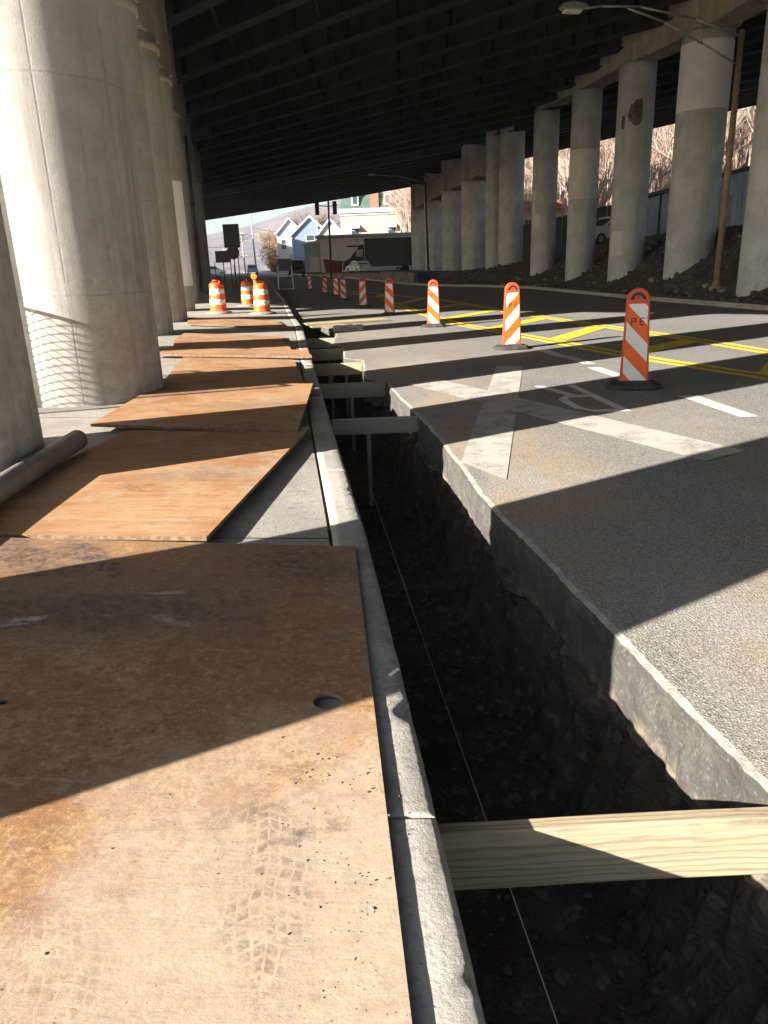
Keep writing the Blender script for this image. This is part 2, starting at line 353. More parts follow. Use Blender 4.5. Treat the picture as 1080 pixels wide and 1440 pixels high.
M['plyedge'] = simple('plywood edge', (.26, .17, .1), (.14, .09, .06), 30, .9, .5, 60)
def m_lumber(name, c, c2, dark):
    b = NB(name, .75, .25)
    g = b.noise(5, 8, .7, b.mp((.5, 12, 22)), .8)
    wv = b.n('ShaderNodeTexWave'); wv.wave_type = 'RINGS'; wv.rings_direction = 'X'; wv.inputs['Scale'].default_value = 9
    wv.inputs['Distortion'].default_value = 5; wv.inputs['Detail'].default_value = 3; wv.inputs['Detail Scale'].default_value = 1.2
    b.L(b.mp((.35, 2.2, 2.2), (.3, .2, -.4)), wv.inputs[0])
    k = b.mix(b.ramp(g, .35, .65), c, c2)
    k = b.mix(b.math('MULTIPLY', b.ramp(wv.outputs['Fac'], .55, .95), .5), k, tuple(x*.5 for x in c2))
    st = b.math('MULTIPLY', b.ramp(b.noise(7, 7, .7, b.mp((.5, 2, 2))), .55, .68), b.ramp(b.noise(60, 4, .8), .35, .6))
    k = b.mix(b.math('MULTIPLY', st, .65), k, dark)
    kn = b.vor(3.2, b.mp((1, 2.5, 2.5))).outputs['Distance']
    k = b.mix(b.ramp(kn, .11, .05), k, tuple(x*.9 for x in dark))
    return b.out(k, b.math('ADD', g, b.math('MULTIPLY', wv.outputs['Fac'], .3)), .35, .004)
M['lumber'] = m_lumber('pressure treated timber', (.42, .345, .225), (.33, .26, .16), (.16, .13, .08))
M['lumber_grey'] = m_lumber('muddy timber', (.34, .31, .24), (.27, .245, .185), (.14, .12, .09))
M['lumber_new'] = m_lumber('pale timber', (.5, .42, .24), (.43, .35, .19), (.3, .22, .12))
M['pipe'] = simple('scuffed grey pipe', (.3, .28, .26), (.22, .2, .18), 6, .55, .15, 60, .003)
def m_paint(name, c, wear):
    b = NB(name, .8, .25)
    a = b.n('ShaderNodeSeparateColor'); b.L(b.vor(150).outputs['Color'], a.inputs[0])
    wr = b.math('MULTIPLY', b.ramp(b.noise(3, 7, .75), wear-.02, wear+.14), b.ramp(b.noise(80, 6, .8), .44, .56))
    k = b.mix(wr, b.mix(b.noise(4, 5), c, tuple(x*.86 for x in c)), (.17, .165, .155))
    k = b.mix(b.math('MULTIPLY', b.ramp(a.outputs[0], .85, 1.), .5), k, (.2, .2, .18))
    k = b.mix(b.math('MULTIPLY', b.ramp(b.noise(2.2, 6, .7), .5, .7), .25), k, (.4, .33, .24))
    return b.out(k, b.vor(150).outputs['Distance'], .4, .004)
M['white_paint'] = m_paint('white road paint', (.6, .585, .55), .54)
M['white_faint'] = m_paint('faded dusty road paint', (.5, .47, .41), .48)
M['letter_paint'] = m_paint('white letter paint', (.7, .69, .66), .62)
M['yellow_paint'] = m_paint('yellow road paint', (.85, .58, .03), .62)
def plain(name, c, rough=.5, metal=0, var=.85, sc_=6, bump=.05):
    b = NB(name, rough, .4, metal)
    k = b.mix(b.ramp(b.noise(sc_, 6, .65), .35, .7), c, tuple(x*var for x in c))
    return b.out(k, b.noise(30, 4), bump, .003)
def m_dirty(name, c, rough=.5, amt=.5, dirt=(.14, .1, .08)):
    b = NB(name, rough, .35)
    k = b.mix(b.math('MULTIPLY', b.ramp(b.noise(7, 7, .72), .5, .68), amt), c, dirt)
    k = b.mix(b.math('MULTIPLY', b.ramp(b.noise(45, 5, .8), .58, .7), amt*.8), k, dirt)
    return b.out(k, b.noise(25, 4), .12, .004)
M['orange'] = m_dirty('orange plastic', (.62, .075, .018), .45, .25)
M['orange_sheet'] = m_dirty('orange reflective sheeting', (.78, .12, .01), .4, .15)
M['white_sheet'] = m_dirty('white reflective sheeting', (.74, .72, .7), .4, .3, (.3, .27, .25))
M['orange_bad'] = m_dirty('battered orange plastic', (.72, .11, .02), .5, .75, (.25, .08, .04))
M['white_bad'] = m_dirty('battered white sheeting', (.78, .74, .68), .5, .6, (.42, .25, .15))
M['amber'] = plain('amber lens', (.75, .24, .02), .25)
M['rubber'] = simple('black rubber', (.035, .033, .032), (.06, .055, .05), 8, .8, .5, 20, .01)
M['rubber_grey'] = simple('dusty rubber', (.3, .28, .25), (.18, .17, .15), 6, .9, .5, 20, .01)
M['ink'] = plain('black stencil paint', (.03, .02, .02), .6)
M['galv'] = plain('galvanised steel', (.38, .38, .37), .45, .6)
M['brownpole'] = simple('weathered bronze pole', (.3, .23, .13), (.2, .155, .1), 3, .55, .1, 20)
M['darkmetal'] = plain('dark metal', (.04, .042, .045), .6)
M['signback'] = plain('sign back', (.09, .095, .1), .6, .2)
M['glass'] = plain('window glass', (.06, .075, .09), .12)
M['carwhite'] = plain('white car paint', (.7, .71, .73), .25)
M['carsilver'] = plain('silver blue car paint', (.33, .37, .43), .25)
M['carblack'] = plain('black car paint', (.015, .017, .02), .25)
M['tyre'] = plain('tyre rubber', (.02, .02, .02), .8)
M['rim'] = plain('wheel rim', (.4, .4, .42), .35, .6)
M['lightred'] = plain('red lens', (.45, .02, .02), .3)
M['string'] = plain('mason line', (.75, .73, .68), .7)
M['wire'] = plain('cable', (.02, .02, .02), .7)
M['woodpole'] = simple('utility pole wood', (.45, .4, .34), (.33, .29, .25), 4)
M['bark'] = simple('bare bark', (.34, .27, .21), (.22, .17, .13), 3)
M['bark_pale'] = simple('pale bare branches', (.43, .35, .28), (.3, .235, .18), 1.2)
M['bark_pink'] = simple('reddish bare twigs', (.42, .28, .22), (.3, .2, .16), 1)
M['litter'] = simple('leaf litter slope', (.24, .175, .12), (.16, .115, .08), .9, .95, .8, 2, .2)
M['farhill'] = simple('distant wooded hill', (.22, .18, .18), (.13, .11, .125), .03, .95, .8, .06, 3)
M['rubblem'] = simple('dark rubble', (.105, .097, .088), (.055, .05, .046), 3, .95, .5, 25, .02)
M['rubble2'] = simple('pale rubble', (.26, .25, .235), None, 3, .95, .5, 25, .02)
M['stone'] = simple('trench stones', (.17, .15, .13), (.1, .09, .08), 20, .95)
M['pebble'] = simple('pebbles', (.2, .17, .14), (.1, .085, .07), 30, .95)
M['leaf_gold'] = simple('dry golden leaves', (.5, .31, .11), (.36, .2, .08), 2)
# ------------------------------------------------------------------ plan of the street (metres; camera at the origin)
K = [(-6, .77), (.99, .14), (2.3, .02), (3.71, -.12), (6.15, -.41), (9.08, -.75), (18.8, -1.86), (24.6, -2.7), (39.4, -4.71), (70, -9.2), (100, -15), (150, -27), (200, -42)]
CUT = [(-6, 1.75), (1., 1.15), (1.66, 1.07), (2.73, .92), (4.42, .67), (6.31, .52), (7.5, .37), (9.43, .13), (9.9, .11), (10.3, -.2), (12.5, -.28), (12.85, -.6), (14.97, -.7), (15.3, -.95), (17.85, -.98), (19.6, -1.2), (21.4, -1.75)]
RE = [(-30, 11.2), (20.4, 10.5), (29.5, 9.7), (45, 9.0), (52, 7.2), (62, 2.8), (70, .2), (85, -5.5), (100, -9), (150, -20), (200, -34)]
def zr(y): 
    if y < 55: return 0.
    t = min((y-55)/35., 1); t = t*t*(3-2*t)
    return .8*t+max(0, y-90)*.007
def zs(x, y): return zr(y)+.13+max(0, min(.13, .045*(interp(K, y)-.17-x)))
TRENCH_END = 21.4
# ---- road surface with the trench cut out of it
def frange(a, b, s):
    o = []; x = a
    while x < b-1e-6: o.append(x); x += s
    return o
ys = frange(-6, .6, .3)+frange(.6, 6, .03)+frange(6, 12, .06)+frange(12, TRENCH_END, .1)+[TRENCH_END]
def cutx(y):
    x = interp(CUT, y)
    return x+.02*nz(y*2.3, 1.3)+.005*nz(y*13, 7)+.004*nz(y*37, 3)+.003*nz(y*90, 3)
mb = MB(); dust = []
fr = [0, .035, .12, .25, .4, .6, .85, 1.1, 1.4, 1.8, 2.3, 3, 4.2, 6]
rows = []
for y in ys:
    cx = cutx(y); re = interp(RE, y); base = len(mb.v)
    dw = .034+.01*nz(y*5, 4)+.006*nz(y*23, 9)+.008*nz(y*70, 9)
    xs = [cx, cx+dw]+[cx+f for f in fr[2:]]+[re]
    for i, x in enumerate(xs):
        z = 0
        if i == 0: z = -.004-.012*max(0, nz(y*20, 2))
        mb.v.append((x, y, z))
        d = x-cx; g = max(0, 1-abs(d-.6)/2.6)
        dust.append(max(0, min(1, g*(1.0 if y < 13 else .8)*(.8 + 1.0*nz(x*.8, y*.5, 5)))))
    rows.append((base, len(xs)))
for (a, n), (b, _) in zip(rows, rows[1:]):
    for i in range(n-1): mb.face([a+i, a+i+1, b+i+1, b+i], 1 if i == 0 else 0)
# beyond the trench the road reaches the kerb; the last row keeps the same vertices on its right
for y in frange(TRENCH_END, 55, 1.5)[1:]+frange(55, 200, 5)+[200, 420]:
    a, b = interp(K, y)-.02, interp(RE, y); base = len(mb.v)
    if y > 200: a, b = interp(K, 200)-90, interp(RE, 200)-80
    for i in range(8): mb.v.append((lerp(a, b, i/7), y, zr(y))); dust.append(.15 if y < 30 else 0)
    rows.append((base, 8))
nt_ = len(ys)
a0 = len(mb.v)
for i in range(8): mb.v.append((lerp(interp(K, TRENCH_END)-.02, interp(RE, TRENCH_END), i/7), TRENCH_END+.001, 0)); dust.append(.2)
prev = a0
for (b, n) in rows[nt_:]:
    for i in range(7): mb.face([prev+i, prev+i+1, b+i+1, b+i], 0)
    prev = b
tag(mb.build('road', [M['asphalt'], M['dustedge']], attr={'dust': dust}), kind='structure')
# ---- faces of the trench
mb = MB(); prof = [(0, 0), (0, -.05), (.0, -.11), (.0, -.17), (.0, -.23), (.0, -.285), (.005, -.33), (.03, -.38), (.04, -.5), (.01, -.7), (-.06, -.9), (-.14, -1.02)]
rws = []
for y in ys:
    cx = cutx(y); base = len(mb.v)
    for j, (dx, z) in enumerate(prof):
        am = 0 if j == 0 else (.018 if j < 6 else .06)
        dd = nz(y*5, z*9, 2)*am*1.3+nz(y*17, z*22, 5)*am*.8
        zz = z+(.02*nz(y*4, 3, 8)+.015*nz(y*15, 1) if 3 < j < 8 else 0)
        mb.v.append((cx+dx+dd, y, -.004-.012*max(0, nz(y*20, 2)) if j == 0 else zz-.004))
    rws.append(base)
for a, b in zip(rws, rws[1:]):
    for j in range(len(prof)-1): mb.face([a+j, b+j, b+j+1, a+j+1], 0 if j < 6 else 1, False)
tag(mb.build('trench_wall', [M['cut'], M['earth']]), kind='structure')
mb = MB(); rws = []
for y in [q for q in ys if 1]:
    a, b = interp(K, y)-.0, cutx(y); base = len(mb.v)
    pr = [(a-.03, -.3), (a-.02, -.5), (a+.0, -.75), (a+.05, -.95)]+[(lerp(a+.05, b, t), -1.0) for t in (.12, .3, .5, .7, .9)]
    for j, (x, z) in enumerate(pr): mb.v.append((x+.04*nz(y*4, z*5, 3), y, z+(.05*nz(x*5, y*5, 2)+.02*nz(x*15, y*15, 4) if j > 2 else 0)))
    rws.append(base)
for a, b in zip(rws, rws[1:]):
    for j in range(8): mb.face([a+j, a+j+1, b+j+1, b+j], 0, True)
y = TRENCH_END; mb.box(interp(K, y)-.1, y, -1.1, interp(CUT, y)+.2, y+.1, -.01)
tag(mb.build('trench_floor', M['earth']), kind='structure')
# loose stones lying in the trench
def rocks(name, pts, mats, rmin, rmax, flat=.7, sub=1):
    bm = bmesh.new(); bmesh.ops.create_icosphere(bm, subdivisions=sub, radius=1); V0 = [v.co.copy() for v in bm.verts]; F0 = [[v.index for v in f.verts] for f in bm.faces]; bm.free()
    m = MB()
    for p in pts:
        r_ = rmin+(rmax-rmin)*random.random()**2.2; sx, sy = random.uniform(.7, 1.3), random.uniform(.7, 1.3); o3 = random.random()*50; q = Matrix.Rotation(random.random()*6.28, 3, 'Z')
        vs = []
        for v in V0:
            k = 1+.45*nz(v.x+o3, v.y, v.z, 1.3)
            vs.append(q @ Vector((v.x*k*r_*sx, v.y*k*r_*sy, v.z*k*r_*flat))+Vector(p))
        m.add(vs, F0, random.randrange(len(mats)) if random.random() < .5 else 0)
    return m.build(name, mats)
pts = []
for _ in range(800):
    y = random.uniform(.7, 9); a, b = interp(K, y)+.05, interp(CUT, y)-.02; t = random.random()**.55
    pts.append((lerp(a, b, t), y, -1.0+.02+.06*t))
tag(rocks('trench_stones', pts, [M['stone'], M['rubblem'], M['stone']], .003, .024), 'small loose stones scattered on the dark trench floor', 'stones', kind='stuff')
# ---- kerb
mb = MB(); seg = []
ky = [-6, -1.8, 1.53, 4.95, 8.0, 11.0, 14, 17, 20, 23, 26, 29, 32, 36, 40, 45, 50, 56, 62, 70, 80, 90, 100, 120, 150, 200]
for s0, s1 in zip(ky, ky[1:]):
    a, b = s0+.006, s1-.006
    st = .015 if s1 < 5.2 and s1 > .5 else .03 if s1 < 9 and s1 > .5 else .15 if s1 < 24 and s1 > 0 else 2
    yl = frange(a, b, st)+[b]; rw = []
    for y in yl:
        k = interp(K, y); zt = zr(y)+.13; base = len(mb.v)
        e = min(abs(y-a), abs(y-b)); endc = .012*max(0, 1-e/.02)+.012*max(0, nz(y*40, 1))*max(0, 1-e/.08)
        ch = max(0, nz(y*5, 2.2)-.3)*.06+max(0, nz(y*17, 5)-.22)*.035+max(0, nz(y*61, 3)-.1)*.009 if st < .1 else 0
        if 1.94 < y < 2.08: ch += .05*(1-abs(y-2.01)/.07)
        pr = [(k-.165, zt-endc), (k-.11, zt-.001), (k-.055, zt+.002*nz(y*11, 3)), (k-.004-ch*.8, zt-.001), (k+.011-ch*.9, zt-.008-ch*.25), (k+.018-ch*.3, zt-.03-ch*.6), (k+.032, zt-.12), (k+.053+.008*nz(y*6, 5), zt-.28), (k+.053, zt-.5)]
        for j, (x, z) in enumerate(pr): mb.v.append((x+(.004*nz(y*30, j*3) if 2 < j < 8 else 0)*.6, y, z+(.0015*nz(y*26, j*2.) if j < 7 else 0)))
        rw.append(base)
    n = 9
    for p, q in zip(rw, rw[1:]):
        for j in range(n-1): mb.face([p+j, p+j+1, q+j+1, q+j], 0, True)
        mb.face([p, q, q+n-1, p+n-1], 0)
    mb.face([rw[0]+j for j in range(n)][::-1]); mb.face([rw[-1]+j for j in range(n)])
tag(mb.build('kerb', M['kerb']), kind='structure')
# ---- sidewalk flags with open joints over dark soil
mb = MB(); sj = ky
jx = [.018, 1.55, 3.1, 4.7]
for s0, s1 in zip(sj, sj[1:]):
    far = s0 > 40
    cuts = [s0+.35, (s0+s1)/2+.35, s1+.35] if s1-s0 < 5 else [s0+.35, s1+.35]
    for a, b in zip(cuts, cuts[1:]):
        for c0, c1 in zip(jx, jx[1:]):
            g = .006; rw = []; ny = 3 if far else 6
            for i in range(ny+1):
                y = lerp(a+g, b-g, i/ny); e = interp(K, y)-.165; base = len(mb.v)
                for j in range(5):
                    x = e-lerp(c0+(g if c0 > .1 else 0), c1-g, j/4); mb.v.append((x, y, zs(x, y)+.002*nz(x*2, y*2)))
                rw.append(base)
            for p, q in zip(rw, rw[1:]):
                for j in range(4): mb.face([p+j+1, p+j, q+j, q+j+1], 0)
tag(mb.build('sidewalk', M['sidewalk']), kind='structure')
mb = MB()
for s0, s1 in zip(sj, sj[1:]):
    b = len(mb.v)
    for y in (s0, s1):
        e = interp(K, y)
        for x in (e-.1, e-3, e-9, e-60): mb.v.append((x, y, zr(y)+.1 if x > e-4 else zr(y)+.235))
    for j in range(3): mb.face([b+j+1, b+j, b+4+j, b+5+j], 0)
tag(mb.build('ground', M['underlay']), kind='structure')
mb = MB(); mb.box(-1650, 200, -3, 1100, 1850, .9)
mb.box(-1650, -60, -3, -60, 200, .1); mb.box(60, -60, -3, 1100, 200, -1)
tag(mb.build('plain', M['underlay']), kind='structure')
mb = MB(); mb.box(-60, -60, -1.2, 60, -6, .0); tag(mb.build('road_behind', M['underlay']), kind='structure')
# ---- right side: verge, slope and plateau
def zright(x, y):
    d = x-interp(RE, y); s = zr(y)
    base = s+.14
    if d < 1.0: return base
    top = 2.5 if y < 44 else lerp(2.5, 1.0, min(1, (y-44)/16.))
    top = max(top, s+.25)
    z = base+(d-1.0)*(.62 if y < 34 else lerp(.62, .4, min(1, (y-34)/20.)))
    return min(z, top)
mb = MB(); rws = []
yr = frange(-30, 14, 3)+frange(14, 46, .6)+frange(46, 110, 1.5)+frange(110, 201, 10)
dx = [0, .005, .16, .6, 1.]+[1+.3*i for i in range(1, 18)]+[7.5, 9, 12, 18, 30, 50, 90, 180]
for y in yr:
    e = interp(RE, y); base = len(mb.v)
    for i, d in enumerate(dx):
        x = e+d; z = zright(x, y)
        if i == 0: z = zr(y)-.02
        if d > 1.: z += .16*nz(x*1.1, y*1.1, 1)*min(1, (d-1))+.07*nz(x*4, y*4, 2)*min(1, d-1)
        mb.v.append((x, y, z))
    rws.append(base)
for a, b in zip(rws, rws[1:]):
    for i in range(len(dx)-1): mb.face([a+i, a+i+1, b+i+1, b+i], 1 if i < 2 else (2 if i < 4 else 0), i >= 4)
tag(mb.build('embankment', [M['rubblem'], M['kerb'], M['gravelly']]), kind='structure')
pts = []
for _ in range(4200):
    y = random.uniform(15, 60); e = interp(RE, y); d = .75+random.random()**.8*6.0
    if random.random() < .1: d = .4+random.random()*.5
    x = e+d; pts.append((x, y, zright(x, y)+.02))
tag(rocks('rubble', pts, [M['rubblem'], M['rubblem'], M['rubblem'], M['rubblem'], M['rubblem'], M['rubblem'], M['rubble2']], .04, .17), 'dark broken rubble covering the slope behind the right-hand pillars', 'rubble', kind='stuff')
# ------------------------------------------------------------------ painted road markings (one structure sheet each kind)
def quad(m, pts, z=.004, mi=0, n=1):
    b = len(m.v)
    a0, a1, b1, b0 = pts
    for i in range(n+1):
        t = i/n
        for p, q in ((a0, b0), (a1, b1)): m.v.append((lerp(p[0], q[0], t), lerp(p[1], q[1], t), z))
    for i in range(n): m.face([b+2*i, b+2*i+1, b+2*i+3, b+2*i+2], mi)
mb = MB()
quad(mb, [(2.13, 11.02), (1.76, 11.12), (.61, 5.55), (.87, 5.0)], .004, 1)
quad(mb, [(.75, 9.93), (.2, 9.75), (1.02, 8.35), (1.5, 8.3)][:2]+[(1.5, 8.0), (1.05, 7.9)][::-1][::-1], .0, 1) if False else None
tag(mb.build('crossing_mark', [M['white_paint'], M['white_faint']]), kind='structure')
mb = MB(); quad(mb, [(.80, 9.95), (.38, 9.62), (2.40, 5.30), (2.82, 5.56)], .008, 0)
tag(mb.build('crossing_mark', [M['white_faint']]), kind='structure')
mb = MB()
for yy, xx in ((12.5, 2.9), (11.5, 3.06), (10.05, 3.1), (7.45, 3.42)):
    L_ = .55 if yy > 9 else .62
    quad(mb, [(xx-.04, yy-L_), (xx+.14, yy-L_), (xx+.06, yy+L_), (xx-.14, yy+L_)])
def stroke(m, pts, w_, z=.004):
    for (a, b) in zip(pts, pts[1:]):
        a = Vector(a); b = Vector(b); d = (b-a).normalized(); n = Vector((-d.y, d.x))*w_/2; a = a-d*w_*.35; b = b+d*w_*.35
        quad(m, [tuple(a-n), tuple(a+n), tuple(b+n), tuple(b-n)], z)
tag(mb.build('lane_dashes', [M['white_paint']]), kind='structure')
# the letter R, read from the other side
mb = MB()
P = lambda u, v: (2.46-.5*u-.12*(1-v)+.06, 9.12-1.8*v)          # u across (0 stem), v up the letter
for w0 in (0,):
    def strip(pl, wv):
        for (a, b) in zip(pl, pl[1:]):
            (u0_, v0_), (u1_, v1_) = a, b
            if abs(v1_-v0_) > abs(u1_-u0_): q = [P(u0_-wv, v0_), P(u0_+wv, v0_), P(u1_+wv, v1_), P(u1_-wv, v1_)]
            else: q = [P(u0_, v0_-wv*.34), P(u0_, v0_+wv*.34), P(u1_, v1_+wv*.34), P(u1_, v1_-wv*.34)]
            quad(mb, q, .004)
    strip([(.1, 0), (.1, 1)], .1)
    strip([(.21, .96), (.7, .96)], .12); strip([(.21, .46), (.7, .46)], .12)
    quad(mb, [P(.7, 1.0), P(.7, .92), P(.8, .84), P(1., .86)], .004); quad(mb, [P(1., .86), P(.8, .84), P(.8, .58), P(1., .56)], .004); quad(mb, [P(1., .56), P(.8, .58), P(.7, .5), P(.7, .42)], .004)
    quad(mb, [P(.42, .42), P(.66, .42), P(1., 0), P(.77, 0)], .004)
tag(mb.build('letter_mark', [M['letter_paint']]), kind='structure')
mb = MB()
near = [(-4, 7.4), (9.19, 4.83), (11.51, 4.03), (15.66, 3.08), (19.93, 2.05), (30, .9), (38.2, .3), (48, -1.4), (60, -4.6)]
fard = [(-4, 8.9), (11.64, 6.07), (13.49, 5.86), (15.08, 5.62), (20.68, 4.66), (23.3, 4.25), (34, 3.0), (48, -.2), (60, -3.6)]
for tab in (near, fard):
    for off in (-.13, .13):
        yl = frange(-4, 60, 1.)
        b = len(mb.v)
        for y in yl:
            x = interp(tab, y)+off
            for s in (-.068, .068): mb.v.append((x+s*1.15, y, .004+zr(y)))
        for i in range(len(yl)-1): mb.face([b+2*i, b+2*i+1, b+2*i+3, b+2*i+2])
for (y0, y1) in ((9.3, 10.9), (12.1, 13.6), (14.7, 17.25), (17.9, 20.6), (21.9, 25.0), (26.3, 30), (32, 36.5), (40, 45)):
    x0, x1 = interp(near, y0)+.2, interp(fard, y1)-.2
    d = Vector((x1-x0, y1-y0)).normalized(); n = Vector((-d.y, d.x))*.22
    quad(mb, [(x0+n.x-d.x*.05, y0+n.y-d.y*.05), (x0-n.x, y0-n.y), (x1-n.x, y1-n.y), (x1+n.x, y1+n.y)], .008)
tag(mb.build('median_lines', [M['yellow_paint']]), kind='structure')
# ------------------------------------------------------------------ plywood sheets on the sidewalk
GP = 'plywood sheets laid on the sidewalk'
def sheet(label, corners, lift=.0, thick=.022, mat='ply', hole=None, tilt=0):
    # corners: near-left, near-right, far-right, far-left
    cx = sum(c[0] for c in corners)/4; cy = sum(c[1] for c in corners)/4
    N = 14; m = MB(); hs = []
    for s in (1, 0):
        for i in range(N+1):
            for j in range(N+1):
                u, v = j/N, i/N
                x = lerp(lerp(corners[0][0], corners[1][0], u), lerp(corners[3][0], corners[2][0], u), v)
                y = lerp(lerp(corners[0][1], corners[1][1], u), lerp(corners[3][1], corners[2][1], u), v)
                z = zs(x, y)+.004+lift+(u*tilt if tilt > 0 else (u-1)*tilt)+.005*(1-u)*nz(x*.9+7, y*.9, lift*90)+thick*s
                m.v.append((x-cx, y-cy, z))
    S = (N+1)**2
    for i in range(N):
        for j in range(N):
            a = i*(N+1)+j
            m.face([a, a+1, a+N+2, a+N+1], 0, False); m.face([S+a, S+a+N+1, S+a+N+2, S+a+1], 1, False)
    for j in range(N):
        for (p, q) in ((j, j+1), ((N)*(N+1)+j+1, (N)*(N+1)+j), ((j+1)*(N+1), j*(N+1)), (j*(N+1)+N, (j+1)*(N+1)+N)): m.face([p, S+p, S+q, q], 1, False)
    o = m.build('plywood_sheet', [M[mat], M['plyedge']], loc=(cx, cy, 0))
    return tag(o, label, 'plywood sheet', GP)
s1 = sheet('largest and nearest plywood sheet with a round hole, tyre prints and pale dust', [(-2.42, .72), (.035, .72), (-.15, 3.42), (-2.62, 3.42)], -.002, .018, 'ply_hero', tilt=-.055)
# the hand hole is really cut through the sheet
def cutter(x, y, r_, sx=1.):
    m = MB(); m.tube((x, y, -1), (x, y, 1), r_, r_, 28); c = m.build('cut', M['plyedge']); return c
for (hx, hy, hr) in ((-.20, 2.03, .046), (-1.19, 1.985, .014)):
    c = cutter(hx, hy, hr); md = s1.modifiers.new('hole', 'BOOLEAN'); md.object = c; md.operation = 'DIFFERENCE'; md.solver = 'EXACT'
    dg = bpy.context.evaluated_depsgraph_get(); me = bpy.data.meshes.new_from_object(s1.evaluated_get(dg)); s1.modifiers.clear(); s1.data = me
    bpy.data.objects.remove(c)
sheet('orange plywood sheet with a patch of grey grit, just beyond the nearest sheet', [(-2.35, 3.52), (-.88, 3.43), (-.60, 6.15), (-2.1, 6.35)], .012, .022, 'ply', tilt=.025)
sheet('plain orange plywood sheet overlapping the gritty one, third from the camera', [(-2.44, 6.15), (-.68, 5.93), (-.77, 8.62), (-2.52, 8.6)], .05, .024)
sheet('fourth plywood sheet from the camera, in front of the thin light strip', [(-2.55, 8.7), (-.86, 8.66), (-1.28, 11.35), (-3.0, 11.55)], .02)
sheet('narrow light plywood strip reaching the kerb beyond the fourth sheet', [(-3.5, 11.75), (-1.03, 11.62), (-1.22, 12.6), (-3.5, 12.8)], .03, .035)
sheet('front one of two narrow plywood sheets below the traffic drums', [(-3.55, 13.1), (-1.5, 13.0), (-1.72, 14.2), (-3.9, 14.5)], .02)
sheet('back one of two narrow plywood sheets below the traffic drums', [(-3.9, 14.55), (-1.78, 14.25), (-1.95, 15.6), (-4.1, 16.1)], .025)
sheet('farthest plywood sheet, just in front of the orange drums', [(-4.7, 18.9), (-2.1, 17.9), (-2.75, 20.9), (-5.4, 21.8)], .02)
# ------------------------------------------------------------------ trench timbers
def board(label, y, z1, h, x0, x1, th=.04, mat='lumber_grey', stakes=(), yaw=0, group='timber braces across the trench'):
    t = thing('timber_brace', ((x0+x1)/2, y, z1-h), label, 'timber brace', group, yaw)
    hw = (x1-x0)/2; m = MB(); N = 24
    for i in range(N+1):
        x = lerp(-hw, hw, i/N); b = .003*nz(x*2, y)
        for (dy, z) in ((0, 0), (th, 0), (th, h), (0, h)): m.v.append((x, dy+b, z+.003*nz(x*3, y+4)))
    for i in range(N):
        for j in range(4): m.face([4*i+j, 4*i+(j+1) % 4, 4*i+4+(j+1) % 4, 4*i+4+j])
    m.face([0, 3, 2, 1]); m.face([4*N+j for j in range(4)])
    fixn(m.build('board', M[mat], t, bevel=.004))
    for sx in stakes:
        m = MB(); m.box(-.022, 0, -.95-z1+h, .022, .04, h-.03)
        o = m.build('stake', M['lumber_grey'], t, bevel=.003); o.location = (sx-(x0+x1)/2, th+.003, 0)
    return t
board('yellowish treated timber laid across the trench nearest the camera', 1.62, .0, .195, .112, 1.16, .045, 'lumber', yaw=R(1.2))
board('muddy grey timber brace with one long stake, second from the camera', 7.45, .0, .165, -.5, .40, .045, 'lumber_grey', (-.13,))
board('grey timber brace third from the camera, in front of the cut slab corner', 9.95, -.0, .2, -.83, .10, .045, 'lumber_grey', (-.38,))
board('half-lit timber brace, fourth from the camera', 12.45, -.03, .2, -1.09, -.26, .045, 'lumber', (-.8, -.55))
board('short bright yellow timber brace, fifth from the camera', 14.85, -.03, .22, -1.38, -.66, .045, 'lumber_new', (-1.0,))
board('dark shaded timber brace farthest down the trench', 17.2, -.02, .22, -1.66, -.92, .045, 'lumber_grey')
t = thing('timber_plank', (-.9, 21.6, .01), 'long pale plank lying flat over the far end of the trench', 'plank', rz=R(24))
m = MB(); m.box(-1.25, -.3, 0, 1.25, .3, .05); m.box(-1.2, -.55, -.05, -.2, -.32, .0); fixn(m.build('board', M['lumber_new'], t, bevel=.006))
m = MB()
for i in range(2): m.box(-.38, 0, 0, .38, .25, .25)
m = MB(); bmx = bmesh.new(); bmesh.ops.create_cube(bmx, size=1); bmesh.ops.subdivide_edges(bmx, edges=bmx.edges, cuts=6, use_grid_fill=True)
for v in bmx.verts: v.co = Vector((v.co.x*.72, v.co.y*.35, v.co.z*.24))+Vector((nz(*v.co*6), nz(*(v.co*6+Vector((9, 0, 0)))), nz(*(v.co*6+Vector((0, 9, 0))))))*.05
me = bpy.data.meshes.new('concrete_block'); bmx.to_mesh(me); bmx.free(); me.materials.append(M['kerb'])
o = bpy.data.objects.new('concrete_block', me); col.objects.link(o); o.location = (-.72, 18.9, .0); tag(o, 'rough broken concrete block beside the far plank', 'concrete block')
# string line
m = MB(); A = Vector((-.13, 7.43, -.74)); 
Bp = Vector((.47, 1.62, -.74)); d = (Bp-A)
m.path([A, A+d*.5+Vector((0, 0, -.008)), A+d, A+d*1.2], .0022, 5)
tag(m.build('string_line', M['string']), 'thin pale string stretched low along the trench', 'string')
# grey pipe lying by the first pillar
t = thing('pipe', (-2.18, 3.85, 0), 'grey pipe lying on the sidewalk against the nearest left pillar', 'pipe', rz=R(2))
m = MB(); n = 28; L0, L1, ro, ri = -1.6, 1.5, .072, .062; zc = zs(-2.4, 4)+.035+ro
for y in (L0, L1):
    for r_ in (ro, ri):
        for i in range(n): g = 2*math.pi*i/n; m.v.append((r_*math.cos(g), y, zc+r_*math.sin(g)))
for i in range(n):
    j = (i+1) % n
    m.face([i, j, 2*n+j, 2*n+i], 0, True); m.face([n+j, n+i, 3*n+i, 3*n+j], 0, True); m.face([i, n+i, n+j, j]); m.face([2*n+j, 3*n+j, 3*n+i, 2*n+i])
m.build('tube', M['pipe'], t)
